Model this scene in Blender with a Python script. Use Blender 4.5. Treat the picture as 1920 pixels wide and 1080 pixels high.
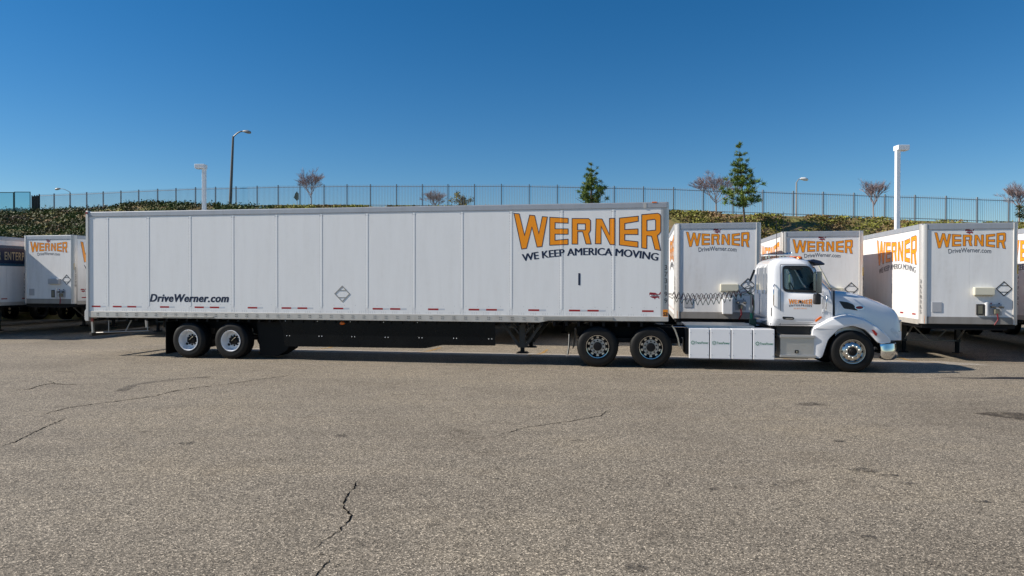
import bpy, bmesh, math, random
import numpy as np
from mathutils import Vector, Matrix
from mathutils.geometry import tessellate_polygon
R = math.radians
random.seed(7); np.random.seed(7)
scene = bpy.context.scene
for o in list(bpy.data.objects): bpy.data.objects.remove(o)
COL = scene.collection

# ------------------------------------------------------------------ camera
THETA = R(9.57)                      # the rig stands turned this much from the picture plane
cd = bpy.data.cameras.new('camera'); cam = bpy.data.objects.new('camera', cd); COL.objects.link(cam)
cd.sensor_width = 36; cd.lens = 36*1280/1920; cd.clip_start = .1; cd.clip_end = 3000
cam.matrix_world = Matrix.Translation((0, 0, 2.137)) @ Matrix.Rotation(R(90-.54), 4, 'X') @ Matrix.Rotation(.0016, 4, 'Z')
scene.camera = cam
scene.render.resolution_x = 1024; scene.render.resolution_y = 576
# ------------------------------------------------------------------ sky, sun, exposure
SUN_EL = R(35.5); HEAD = -THETA + R(11.5)      # heading the light travels in
w = bpy.data.worlds.new('World'); scene.world = w; w.use_nodes = True
nt = w.node_tree; bg = nt.nodes['Background']
sky = nt.nodes.new('ShaderNodeTexSky'); sky.sky_type = 'NISHITA'; sky.sun_disc = False
sky.sun_elevation = SUN_EL; sky.sun_rotation = R(-90)+(-HEAD)
sky.altitude = 300; sky.air_density = 1.0; sky.dust_density = 0; sky.ozone_density = 4.0
hs = nt.nodes.new('ShaderNodeHueSaturation'); hs.inputs['Saturation'].default_value = 1.33
nt.links.new(sky.outputs[0], hs.inputs['Color']); nt.links.new(hs.outputs[0], bg.inputs[0]); bg.inputs[1].default_value = .076
sl = bpy.data.lights.new('sun', 'SUN'); sl.energy = 5.0; sl.angle = R(.5); sl.color = (1, .93, .83)
sun = bpy.data.objects.new('sun', sl); COL.objects.link(sun)
LDIR = Vector((math.cos(HEAD)*math.cos(SUN_EL), math.sin(HEAD)*math.cos(SUN_EL), -math.sin(SUN_EL)))
sun.rotation_euler = LDIR.to_track_quat('-Z', 'Y').to_euler(); sun.location = (-30, -5, 30)
scene.view_settings.view_transform = 'Standard'; scene.view_settings.look = 'None'
scene.view_settings.gamma = 1; scene.view_settings.exposure = .35

# ------------------------------------------------------------------ materials
MATS = {}
def mat(name, col=(.5, .5, .5), rough=.5, metal=0, coat=0, spec=.5, emit=None):
    m = bpy.data.materials.new(name); m.use_nodes = True; b = m.node_tree.nodes['Principled BSDF']
    b.inputs['Base Color'].default_value = (*col, 1); b.inputs['Roughness'].default_value = rough
    b.inputs['Metallic'].default_value = metal; b.inputs['Coat Weight'].default_value = coat
    b.inputs['Specular IOR Level'].default_value = spec
    if coat: b.inputs['Coat Roughness'].default_value = .06
    MATS[name] = m; return m
def N(m, t, **kw):
    n = m.node_tree.nodes.new(t)
    for k, v in kw.items():
        if k in n.inputs: n.inputs[k].default_value = v
        else: setattr(n, k, v)
    return n
def L(m, a, b): m.node_tree.links.new(a, b)
def ramp(m, src, stops):
    r = m.node_tree.nodes.new('ShaderNodeValToRGB'); e = r.color_ramp.elements
    while len(e) < len(stops): e.new(.5)
    for i, (p, c) in enumerate(stops):
        e[i].position = p; e[i].color = (*c, 1) if len(c) == 3 else c
    L(m, src, r.inputs[0]); return r
def mixc(m, fac, a, b, mode='MIX'):
    n = m.node_tree.nodes.new('ShaderNodeMix'); n.data_type = 'RGBA'; n.blend_type = mode
    for i, v in ((0, fac), (6, a), (7, b)):
        if isinstance(v, (int, float)): n.inputs[i].default_value = v
        elif isinstance(v, tuple): n.inputs[i].default_value = (*v, 1)
        else: L(m, v, n.inputs[i])
    return n.outputs[2]
def pos(m, scale=(1, 1, 1), obj=True):
    tc = N(m, 'ShaderNodeTexCoord'); mp = N(m, 'ShaderNodeMapping'); mp.inputs['Scale'].default_value = scale
    L(m, tc.outputs['Object'], mp.inputs[0]); return mp.outputs[0]
def noise(m, vec, scale, detail=4, rough=.55, out=0):
    n = N(m, 'ShaderNodeTexNoise', Scale=scale, Detail=detail, Roughness=rough); L(m, vec, n.inputs['Vector']); return n.outputs[out]
def bsdf(m): return m.node_tree.nodes['Principled BSDF']
def bump(m, h, strength=.3, dist=.01):
    b = N(m, 'ShaderNodeBump', Strength=strength, Distance=dist); L(m, h, b.inputs['Height']); L(m, b.outputs[0], bsdf(m).inputs['Normal'])

def weathered(name, col, rough, dirt, amount=.5, metal=0, coat=0, streak=(3, 3, .35), scale=1.6):
    """paint with vertical streaks and grime of its own"""
    m = mat(name, col, rough, metal, coat); v = pos(m, streak)
    n1 = noise(m, v, scale, 6, .65); n2 = noise(m, pos(m), 7, 5)
    r = ramp(m, n1, [(.42, (0, 0, 0)), (.8, (1, 1, 1))]); r2 = ramp(m, n2, [(.35, (.4,)*3), (.75, (1,)*3)])
    k = N(m, 'ShaderNodeMath', operation='MULTIPLY'); L(m, r.outputs[0], k.inputs[0]); L(m, r2.outputs[0], k.inputs[1])
    k2 = N(m, 'ShaderNodeMath', operation='MULTIPLY'); L(m, k.outputs[0], k2.inputs[0]); k2.inputs[1].default_value = amount
    c = mixc(m, k2.outputs[0], col, dirt); L(m, c, bsdf(m).inputs['Base Color'])
    rr = N(m, 'ShaderNodeMapRange'); L(m, n2, rr.inputs[0]); rr.inputs[3].default_value = rough-.07; rr.inputs[4].default_value = rough+.12
    L(m, rr.outputs[0], bsdf(m).inputs['Roughness'])
    return m
panel_m = weathered('trailer_white', (.86, .86, .85), .34, (.58, .56, .52), .3)
bump(panel_m, noise(panel_m, pos(panel_m, (1, 1, .5)), 1.1, 2), .12, .02)
po = weathered('trailer_white_old', (.83, .825, .81), .4, (.50, .47, .42), .45); bump(po, noise(po, pos(po, (1, 1, .6)), 1.7, 2), .16, .02)
weathered('rail_grey', (.42, .44, .47), .42, (.26, .26, .26), .5, .3)
weathered('rail_aluminium', (.60, .575, .53), .45, (.30, .25, .2), .7, .35, streak=(2, 2, 2))
weathered('corner_aluminium', (.62, .60, .57), .42, (.4, .35, .3), .5, .45)
weathered('apron_grey', (.30, .285, .265), .55, (.14, .12, .1), .6, .2)
mat('post_white', (.88, .88, .87), .35)
mat('rivet_metal', (.34, .35, .37), .4, .5)
mat('orange_vinyl', (1.0, .33, .002), .34); mat('navy_vinyl', (.006, .014, .05), .35); mat('black_vinyl', (.012, .012, .014), .45)
mat('grey_vinyl', (.12, .13, .15), .45)
mat('orange_sticker', (.78, .26, .01), .5); mat('yellow_sticker', (.72, .42, .01), .5)
mat('tape_red', (.36, .008, .012), .3); mat('tape_silver', (.62, .65, .7), .3, .15); mat('map_red', (.28, .006, .02), .4)
mat('lettering_gold', (.45, .40, .26), .45); mat('green_vinyl', (.02, .22, .12), .45)
mat('band_blue', (.008, .02, .055), .4); mat('band_teal', (.014, .07, .13), .4)
weathered('skirt_black', (.0022, .003, .0045), .26, (.012, .0118, .0115), .7, streak=(1, 1, .7), scale=1.3)
mat('black_steel', (.005, .005, .006), .6, spec=.25); mat('black_plastic', (.012, .012, .013), .45)
weathered('rubber', (.005, .005, .005), .6, (.018, .016, .014), .7, streak=(1, 1, 1), scale=3); bsdf(MATS['rubber']).inputs['Specular IOR Level'].default_value = .3; bsdf(MATS['skirt_black']).inputs['Specular IOR Level'].default_value = .2
mat('rubber_wall', (.006, .006, .006), .6, spec=.2)
weathered('galvanised', (.40, .39, .36), .5, (.2, .17, .14), .6, .5, streak=(2, 2, 2))
mat('chrome', (.70, .69, .67), .1, 1); mat('aluminium', (.62, .60, .57), .26, 1)
mat('chrome_dark', (.15, .175, .22), .14, 1); mat('aluminium_ring', (.52, .50, .47), .4, .6)
mat('paint_white', (.84, .84, .85), .22, 0, .8); mat('battery_white', (.84, .84, .85), .3, 0, .3)
mat('wheel_white', (.85, .86, .88), .35)
mat('amber_lens', (.80, .16, .005), .2, 0, .5); mat('red_lens', (.30, .01, .012), .2, 0, .5)
mat('cream_plastic', (.66, .63, .50), .5); mat('grey_box', (.42, .43, .45), .5); mat('seam_grey', (.10, .10, .11), .7); mat('white_box', (.72, .72, .72), .45)
mat('steel_dark', (.045, .043, .04), .55, .3); mat('olive_steel', (.20, .19, .14), .55, .3)
mat('hose_black', (.012, .012, .016), .4); mat('hose_green', (.01, .09, .04), .4); mat('hose_red', (.16, .012, .02), .4)
mat('interior_dark', (.012, .012, .013), .7)
mat('lamp_white', (.80, .80, .78), .45); mat('pole_dark', (.13, .125, .115), .5, .4); mat('pole_grey', (.33, .32, .30), .5, .3)
mat('lamp_glass', (.72, .74, .76), .12, 0, .6)
mat('fence_paint', (.20, .215, .235), .5, .2); mat('fence_post_paint', (.30, .31, .32), .5, .2)
mat('sign_green', (.02, .07, .05), .5)
g = mat('glass', (.55, .75, .72), .02); bsdf(g).inputs['Transmission Weight'].default_value = 1; bsdf(g).inputs['IOR'].default_value = 1.01
b = bsdf(g); b.inputs['Specular IOR Level'].default_value = .5
def tinted(name, col, gloss=.1):
    m = mat(name); t = m.node_tree; t.nodes.remove(bsdf(m))
    tr = t.nodes.new('ShaderNodeBsdfTransparent'); tr.inputs[0].default_value = (*col, 1)
    gl = t.nodes.new('ShaderNodeBsdfGlossy'); gl.inputs[1].default_value = .02
    fr = t.nodes.new('ShaderNodeFresnel'); fr.inputs[0].default_value = 1.5
    mx = t.nodes.new('ShaderNodeMixShader'); t.links.new(fr.outputs[0], mx.inputs[0]); t.links.new(tr.outputs[0], mx.inputs[1]); t.links.new(gl.outputs[0], mx.inputs[2])
    t.links.new(mx.outputs[0], t.nodes['Material Output'].inputs[0]); return m
tinted('cab_glass', (.74, .86, .83)); tinted('screen_panel', (.70, .84, .86))
# diamond tread
m = mat('tread_aluminium', (.60, .58, .55), .34, .9)
wv = N(m, 'ShaderNodeTexChecker', Scale=60); L(m, pos(m, (1, .01, 1)), wv.inputs[0]); bump(m, wv.outputs[1], .5, .004)
# asphalt
def asphalt(name, lo, hi, tan):
    m = mat(name, lo, .85, spec=.3); v = pos(m)
    vo = N(m, 'ShaderNodeTexVoronoi', Scale=98); L(m, v, vo.inputs['Vector'])
    sep = N(m, 'ShaderNodeSeparateColor'); L(m, vo.outputs['Color'], sep.inputs[0])
    st = ramp(m, sep.outputs[0], [(0, tuple(c*.10 for c in lo)), (.24, tuple(c*.6 for c in lo)), (.55, hi), (.86, tan), (1, tuple(min(1, c*2.9) for c in tan))])
    vo2 = N(m, 'ShaderNodeTexVoronoi', Scale=48); L(m, v, vo2.inputs['Vector']); s2 = N(m, 'ShaderNodeSeparateColor'); L(m, vo2.outputs['Color'], s2.inputs[0])
    c0 = mixc(m, .30, st.outputs[0], ramp(m, s2.outputs[1], [(0, tuple(c*.62 for c in lo)), (.5, tuple((a+b)/2 for a, b in zip(lo, hi))), (1, tuple(c*1.25 for c in tan))]).outputs[0])
    big = ramp(m, noise(m, v, .32, 5, .6), [(.3, (.82, .81, .80)), (.5, (1, 1, 1)), (.72, (1.10, 1.08, 1.03))])
    c1 = mixc(m, 1., c0, big.outputs[0], 'MULTIPLY')
    mid = ramp(m, noise(m, v, 2.3, 6, .68), [(.28, (.72, .70, .68)), (.45, (1, 1, 1)), (1, (1.05,)*3)])
    c2 = mixc(m, .75, c1, mid.outputs[0], 'MULTIPLY')
    blot = ramp(m, noise(m, pos(m, (.5, 1, 1)), .9, 7, .72), [(.30, (.62, .60, .58)), (.40, (1, 1, 1)), (1, (1, 1, 1))]); c2 = mixc(m, .8, c2, blot.outputs[0], 'MULTIPLY')
    strk = ramp(m, noise(m, pos(m, (.10, 1.7, 1)), 1.2, 5, .6), [(.25, (.86, .86, .86)), (.5, (1, 1, 1)), (.8, (1.1, 1.08, 1.04))])
    c3 = mixc(m, .8, c2, strk.outputs[0], 'MULTIPLY'); L(m, c3, bsdf(m).inputs['Base Color'])
    bump(m, vo.outputs['Distance'], .55, .006); return m
asphalt('asphalt', (.138, .117, .087), (.237, .202, .154), (.34, .289, .219))
asphalt('asphalt_pale', (.20, .18, .158), (.29, .26, .225), (.36, .31, .25))
m = asphalt('concrete', (.31, .27, .225), (.38, .33, .27), (.42, .36, .29))
m = mat('crack_black', (.008, .008, .008), .95, spec=0)
def decal(name, col, scale, lo, hi, maxa, rough=.7):
    m = mat(name, col, rough, spec=.2); a = noise(m, pos(m), scale, 6, .7); r = ramp(m, a, [(lo, (0, 0, 0)), (hi, (maxa,)*3)])
    L(m, r.outputs[0], bsdf(m).inputs['Alpha']); return m
decal('oil_stain', (.035, .032, .03), 11, .40, .68, .8); decal('line_yellow', (.55, .30, .05), 7, .36, .6, .8); decal('line_pale', (.42, .37, .31), 5, .35, .62, .75)
decal('skid_dark', (.045, .043, .042), 4, .35, .7, .55); decal('shadow_dark', (.02, .02, .024), 3, .25, .4, .92); decal('earth_brown', (.075, .06, .045), 5, .35, .6, .8)  # the near-black decal paints a cast shadow on the asphalt
# soil, leaves
m = mat('hill_soil', (.06, .05, .03), .95); L(m, ramp(m, noise(m, pos(m), .5, 6, .7), [(.3, (.26, .17, .10)), (.45, (.20, .14, .065)), (.55, (.15, .14, .04)), (.72, (.24, .22, .06))]).outputs[0], bsdf(m).inputs['Base Color'])
def leafmat(name, stops, sc, sub=.25):
    m = mat(name, (.06, .09, .02), .6, spec=.25); v = pos(m)
    n1 = noise(m, v, sc, 4, .6); n2 = noise(m, v, sc*14, 2)
    mx = N(m, 'ShaderNodeMath', operation='ADD'); L(m, n1, mx.inputs[0]); q = N(m, 'ShaderNodeMath', operation='MULTIPLY_ADD'); L(m, n2, q.inputs[0]); q.inputs[1].default_value = .5; q.inputs[2].default_value = -.25
    L(m, q.outputs[0], mx.inputs[1]); r = ramp(m, mx.outputs[0], stops); L(m, r.outputs[0], bsdf(m).inputs['Base Color'])
    return m
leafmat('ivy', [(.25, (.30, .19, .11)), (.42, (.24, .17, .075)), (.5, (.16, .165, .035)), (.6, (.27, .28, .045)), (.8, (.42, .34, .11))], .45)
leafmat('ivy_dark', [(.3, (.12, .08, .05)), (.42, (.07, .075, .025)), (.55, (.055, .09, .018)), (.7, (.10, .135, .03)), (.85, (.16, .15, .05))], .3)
leafmat('pine_needles', [(.3, (.055, .11, .022)), (.5, (.115, .18, .034)), (.72, (.25, .26, .05))], .9)
leafmat('bush_leaves', [(.3, (.11, .09, .02)), (.5, (.22, .20, .03)), (.75, (.36, .30, .05))], 1.4)
leafmat('dark_bush', [(.3, (.03, .035, .014)), (.6, (.06, .07, .02)), (.8, (.12, .08, .03))], 1.2)
mat('bark', (.10, .075, .055), .9); mat('bark_pale', (.30, .23, .19), .85); mat('twigs', (.31, .235, .23), .85)

# ------------------------------------------------------------------ mesh helpers
class MB:
    def __init__(s): s.v = []; s.f = []
    def add(s, vs, fs):
        n = len(s.v); s.v += [tuple(p) for p in vs]; s.f += [tuple(i+n for i in f) for f in fs]; return s
    def box(s, x0, x1, y0, y1, z0, z1):
        return s.add([(x0, y0, z0), (x1, y0, z0), (x1, y1, z0), (x0, y1, z0), (x0, y0, z1), (x1, y0, z1), (x1, y1, z1), (x0, y1, z1)],
                     [(0, 3, 2, 1), (4, 5, 6, 7), (0, 1, 5, 4), (1, 2, 6, 5), (2, 3, 7, 6), (3, 0, 4, 7)])
    def prism(s, poly, axis, a, b):
        """polygon (u,v) pushed along an axis; axis y: u=x v=z, axis x: u=y v=z, axis z: u=x v=y"""
        P = {'y': lambda u, v, t: (u, t, v), 'x': lambda u, v, t: (t, u, v), 'z': lambda u, v, t: (u, v, t)}[axis]
        n = len(poly); vs = [P(u, v, a) for u, v in poly]+[P(u, v, b) for u, v in poly]
        tri = tessellate_polygon([[Vector((u, v, 0)) for u, v in poly]])
        fs = [tuple(t) for t in tri]+[tuple(i+n for i in reversed(t)) for t in tri]
        fs += [(i, (i+1) % n, (i+1) % n+n, i+n) for i in range(n)]
        return s.add(vs, fs)
    def tube(s, path, r, n=6, cap=True):
        path = [Vector(p) for p in path]; rs = r if isinstance(r, (list, tuple)) else [r]*len(path); rings = []
        up = Vector((0, 0, 1)); prev = None
        for i, p in enumerate(path):
            d = (path[min(i+1, len(path)-1)]-path[max(i-1, 0)]).normalized()
            if prev is None:
                a = d.cross(up if abs(d.z) < .95 else Vector((1, 0, 0))).normalized()
            else:
                a = (prev-d*prev.dot(d)).normalized()
            prev = a; b = d.cross(a)
            rings.append([p+(a*math.cos(2*math.pi*k/n)+b*math.sin(2*math.pi*k/n))*rs[i] for k in range(n)])
        vs = [q for r_ in rings for q in r_]; fs = []
        for i in range(len(path)-1):
            for k in range(n): fs.append((i*n+k, i*n+(k+1) % n, (i+1)*n+(k+1) % n, (i+1)*n+k))
        if cap: fs += [tuple(reversed(range(n))), tuple(range((len(path)-1)*n, len(path)*n))]
        return s.add(vs, fs)
    def lathe(s, prof, c, n=32, sgn=1, axis='y'):
        """profile (radius, offset) turned round an axis through c"""
        vs = []
        for r, a in prof:
            for k in range(n):
                t = 2*math.pi*k/n; p = (r*math.cos(t), a*sgn, r*math.sin(t)) if axis == 'y' else ((r*math.cos(t), r*math.sin(t), a) if axis == 'z' else (a*sgn, r*math.cos(t), r*math.sin(t)))
                vs.append((c[0]+p[0], c[1]+p[1], c[2]+p[2]))
        fs = []
        for i in range(len(prof)-1):
            for k in range(n): fs.append((i*n+k, i*n+(k+1) % n, (i+1)*n+(k+1) % n, (i+1)*n+k))
        return s.add(vs, fs)
    def disc(s, c, r, n=12, axis='y'):
        vs = []
        for k in range(n):
            t = 2*math.pi*k/n; vs.append((c[0]+r*math.cos(t), c[1], c[2]+r*math.sin(t)) if axis == 'y' else (c[0], c[1]+r*math.cos(t), c[2]+r*math.sin(t)))
        return s.add(vs, [tuple(range(n))])
    def mesh(s, name):
        me = bpy.data.meshes.new(name); me.from_pydata(s.v, [], s.f); me.update()
        bm = bmesh.new(); bm.from_mesh(me); bmesh.ops.recalc_face_normals(bm, faces=bm.faces); bm.to_mesh(me); bm.free(); return me
    def build(s, name, m, parent=None, smooth=None, bevel=0, seg=2):
        return link(name, s.mesh(name), m, parent, smooth, bevel, seg)
def link(name, me, m, parent=None, smooth=None, bevel=0, seg=2):
    o = bpy.data.objects.new(name, me); COL.objects.link(o); o.parent = parent
    if m and not me.materials: me.materials.append(MATS[m])
    if smooth:
        me.polygons.foreach_set('use_smooth', [True]*len(me.polygons)); me.set_sharp_from_angle(angle=R(smooth))
    if bevel:
        b = o.modifiers.new('bevel', 'BEVEL'); b.width = bevel; b.segments = seg; b.limit_method = 'ANGLE'; b.angle_limit = R(40)
    return o
def empty(name, loc=(0, 0, 0), rz=0, parent=None):
    o = bpy.data.objects.new(name, None); COL.objects.link(o); o.location = loc; o.rotation_euler = (0, 0, rz); o.parent = parent; o.empty_display_size = .3; return o
def tag(o, label=None, cat=None, group=None, kind=None):
    if label: o['label'] = label
    if cat: o['category'] = cat
    if group: o['group'] = group
    if kind: o['kind'] = kind
    return o
CHILD = {}
def copy_tree(o, parent=None):
    c = o.copy(); COL.objects.link(c); c.parent = parent
    for ch in list(o.children): copy_tree(ch, c)
    return c
# flat lettering ------------------------------------------------------------
_tc = {}
def text_geo(body, size, shear=0., space=1., bold=0.):
    cu = bpy.data.curves.new('t', 'FONT'); cu.body = body; cu.size = size; cu.shear = shear; cu.space_character = space; cu.align_x = 'CENTER'; cu.resolution_u = 3
    cu.offset = bold
    ob = bpy.data.objects.new('t', cu); COL.objects.link(ob); dg = bpy.context.evaluated_depsgraph_get(); me = bpy.data.meshes.new_from_object(ob.evaluated_get(dg))
    vs = [tuple(v.co[:2]) for v in me.vertices]; fs = [tuple(p.vertices) for p in me.polygons]
    bpy.data.objects.remove(ob); bpy.data.curves.remove(cu); bpy.data.meshes.remove(me); return vs, fs
SIDE = {'right': lambda u, v, o: (u, -o, v), 'front': lambda u, v, o: (o, u, v), 'left': lambda u, v, o: (-u, WID+o, v)}
WID = 2.59
def wrap(me, bands, rise):
    """bend a flat sticker over the upright posts it crosses"""
    bm = bmesh.new(); bm.from_mesh(me)
    for x0, x1 in bands:
        for xx in (x0-.004, x0, x1, x1+.004):
            bmesh.ops.bisect_plane(bm, geom=bm.verts[:]+bm.edges[:]+bm.faces[:], plane_co=(xx, 0, 0), plane_no=(1, 0, 0))
        for v in bm.verts:
            if x0-.0005 <= v.co.x <= x1+.0005: v.co.y -= rise
    bm.to_mesh(me); bm.free()
def sticker(name, geo, side, m, parent, u0=0, v0=0, off=.004, warp=None, bands=None, rise=.0045, sx=1, bold=0):
    vs, fs = geo; P = SIDE[side]; out = []
    for u, v in vs:
        u *= sx
        if warp: u, v = warp(u, v)
        out.append(P(u+u0, v+v0, off))
    if bold:                       # heavier strokes: the print laid again a little to each side
        base, n0 = list(out), len(out); fs = list(fs); f0 = list(fs)
        for k, du in enumerate((-bold, bold, -bold*.5, bold*.5)):
            a = P(du, 0, .00025*(k+1)); z0 = P(0, 0, 0); d = tuple(p-q for p, q in zip(a, z0)); out += [tuple(p+q for p, q in zip(v, d)) for v in base]; fs += [tuple(i+n0*(k+1) for i in f) for f in f0]
    me = bpy.data.meshes.new(name); me.from_pydata(out, [], fs); me.update()
    if bands: wrap(me, bands, rise)
    return link(name, me, m, parent)
def rect(u0, u1, v0, v1): return [(u0, v0), (u1, v0), (u1, v1), (u0, v1)], [(0, 1, 2, 3)]
def ring_poly(rings):
    pts = [p for r in rings for p in r]; tri = tessellate_polygon([[Vector((u, v, 0)) for u, v in r] for r in rings]); return pts, [tuple(t) for t in tri]
def ribbon(ring, wd):
    """mitred line of width wd on a closed polygon"""
    n = len(ring); a, b = [], []
    for i in range(n):
        p0, p1, p2 = (Vector(ring[(i+k) % n]) for k in (-1, 0, 1)); d1 = (p1-p0).normalized(); d2 = (p2-p1).normalized()
        n1 = Vector((-d1.y, d1.x)); n2 = Vector((-d2.y, d2.x)); mm = (n1+n2); mm = mm.normalized() if mm.length > 1e-4 else n1
        k = wd/2/max(.35, mm.dot(n1)); a.append(p1+mm*k); b.append(p1-mm*k)
    vs = [tuple(p) for p in a+b]; return vs, [(i, (i+1) % n, (i+1) % n+n, i+n) for i in range(n)]
def join_geo(gs):
    vs, fs = [], []
    for v, f in gs: k = len(vs); vs += v; fs += [tuple(i+k for i in q) for q in f]
    return vs, fs
LET = [[[(-3.853, 3.868), (-3.717, 3.856), (-3.581, 3.307), (-3.451, 3.82), (-3.322, 3.805), (-3.216, 3.352), (-3.128, 3.777), (-3.0, 3.765), (-3.135, 3.021), (-3.261, 3.01), (-3.392, 3.517), (-3.528, 2.979), (-3.655, 2.961)]],
 [[(-2.94, 3.758), (-2.477, 3.725), (-2.478, 3.602), (-2.806, 3.62), (-2.807, 3.465), (-2.478, 3.46), (-2.478, 3.327), (-2.807, 3.331), (-2.807, 3.176), (-2.478, 3.203), (-2.478, 3.07), (-2.941, 3.054)]],
 [[(-2.379, 3.718), (-1.967, 3.711), (-1.918, 3.664), (-1.918, 3.418), (-1.964, 3.336), (-1.903, 3.077), (-2.031, 3.078), (-2.114, 3.384), (-2.237, 3.385), (-2.237, 3.077), (-2.379, 3.079)], [(-2.243, 3.583), (-2.046, 3.58), (-2.046, 3.429), (-2.243, 3.432)]],
 [[(-1.783, 3.701), (-1.634, 3.696), (-1.452, 3.304), (-1.452, 3.708), (-1.322, 3.709), (-1.322, 3.055), (-1.434, 3.059), (-1.658, 3.515), (-1.659, 3.08), (-1.799, 3.082)]],
 [[(-1.207, 3.713), (-0.75, 3.754), (-0.75, 3.629), (-1.077, 3.577), (-1.077, 3.427), (-0.756, 3.441), (-0.756, 3.301), (-1.077, 3.308), (-1.077, 3.162), (-0.756, 3.125), (-0.756, 2.988), (-1.207, 3.048)]],
 [[(-0.667, 3.789), (-0.28, 3.818), (-0.227, 3.793), (-0.206, 3.741), (-0.206, 3.364), (-0.236, 3.319), (-0.289, 3.268), (-0.209, 2.907), (-0.345, 2.933), (-0.428, 3.258), (-0.541, 3.271), (-0.541, 2.953), (-0.666, 2.972)], [(-0.541, 3.65), (-0.354, 3.671), (-0.33, 3.637), (-0.33, 3.405), (-0.541, 3.389)]]]
LET = [[[(u+2.03, v-3.40) for u, v in r] for r in l] for l in LET]      # centred, 3.65 m wide
def big_letters(parent, side, u0, v0, sc, bands=None, rise=.0045, line=.018):
    made = []
    for l in LET:
        rs = [[(u*sc, v*sc) for u, v in r] for r in l]
        o = sticker('letter', ring_poly(rs), side, 'orange_vinyl', parent, u0, v0, .0014, bands=bands, rise=rise)
        sticker('outline', join_geo([ribbon(r, line*max(sc, .55)) for r in rs]), side, 'navy_vinyl', o, u0, v0, .0026, bands=bands, rise=rise); made.append(o)
    return made
USMAP = [(-.5, .22), (-.44, .27), (-.1, .25), (.05, .24), (.1, .16), (.17, .2), (.2, .1), (.28, .12), (.38, .2), (.43, .3), (.5, .28), (.46, .16), (.4, .06), (.41, -.02), (.34, -.12), (.36, -.3), (.31, -.28), (.27, -.18), (.12, -.2), (.05, -.22), (-.02, -.36), (-.09, -.24), (-.2, -.22), (-.33, -.17), (-.44, -.1), (-.5, .02)]
def us_map(parent, side, u0, v0, wd):
    o = sticker('map_emblem', ring_poly([[(u*wd, v*wd) for u, v in USMAP]]), side, 'map_red', parent, u0, v0, .0015)
    sticker('emblem_band', rect(-.47*wd, .40*wd, -.07*wd, .06*wd), side, 'post_white', o, u0, v0, .0025)
    sticker('emblem_lettering', text_geo('WERNER', .155*wd, .1, 1.0, .002), side, 'grey_vinyl', o, u0-.02*wd, v0-.055*wd, .0035)
def diamond(parent, side, u0, v0, r, m='galvanised'):
    ring = [(0, r), (-r, 0), (0, -r), (r, 0)]
    g = join_geo([ribbon(ring, .024), rect(-r*.52, r*.52, r*.42, r*.50), rect(-r*.52, r*.52, -r*.50, -r*.42)])
    vs, fs = g; P = SIDE[side]; n = len(vs)
    me = bpy.data.meshes.new('placard_holder'); me.from_pydata([P(u+u0, v+v0, .007) for u, v in vs]+[P(u+u0, v+v0, .001) for u, v in vs], [], fs+[tuple(i+n for i in reversed(f)) for f in fs]+[(f[k], f[(k+1) % 4], f[(k+1) % 4]+n, f[k]+n) for f in fs for k in range(4)])
    return link('placard_holder', me, m, parent)
def number_column(parent, side, txt, u0, v_top, step, size, m='black_vinyl', off=.004):
    for i, ch in enumerate(txt):
        sticker('digit', text_geo(ch, size), side, m, parent, u0, v_top-i*step, off)
def arc(cx, cy, r, a0, a1, n):
    return [(cx+r*math.cos(R(a0+(a1-a0)*i/n)), cy+r*math.sin(R(a0+(a1-a0)*i/n))) for i in range(n+1)]

# ================================================================== SETTING
OX, OY = 3.845, 16.706               # front kerb-side corner of the trailer on the ground
CT, ST = math.cos(THETA), math.sin(THETA)
def W2(s, q): return (OX+s*CT+q*ST, OY-s*ST+q*CT)       # along / across the rig -> world
def q_of(x, y): return (x-OX)*ST+(y-OY)*CT
def sstep(t): t = min(1, max(0, t)); return t*t*(3-2*t)
def gz(x, y): return -.2*sstep((q_of(x, y)-1.9)/3.4)
def sheet(name, m, ss, qs, lift=0):
    mb = MB(); n = len(ss)
    for q in qs:
        for s_ in ss: x, y = W2(s_, q); mb.v.append((x, y, gz(x, y)+lift))
    for j in range(len(qs)-1):
        for i in range(n-1): mb.f.append((j*n+i, j*n+i+1, (j+1)*n+i+1, (j+1)*n+i))
    return mb.build(name, m, smooth=60)
QS = [1.9+3.4*i/14 for i in range(15)]
tag(sheet('ground', 'asphalt', [-1500, -400, -120, -60, -30, -10, 10, 30, 60, 120, 400, 1500], [-300, -100, -40, -20, -8, -2]+QS+[7, 12, 30, 80, 300, 1800]), kind='structure')
ground = bpy.data.objects['ground']
tag(sheet('gutter_pavement', 'concrete', [-13.6, -10, -5, 0, 5, 8.2], [2.2]+[q for q in QS if 2.2 < q < 4.7]+[4.75], .004), kind='structure')
def flat_decal(name, m, ring, lift=.008, parent=ground):
    g = ring_poly([ring]); me = bpy.data.meshes.new(name); me.from_pydata([(x, y, gz(x, y)+lift) for x, y in g[0]], [], g[1]); return link(name, me, m, parent)
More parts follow.
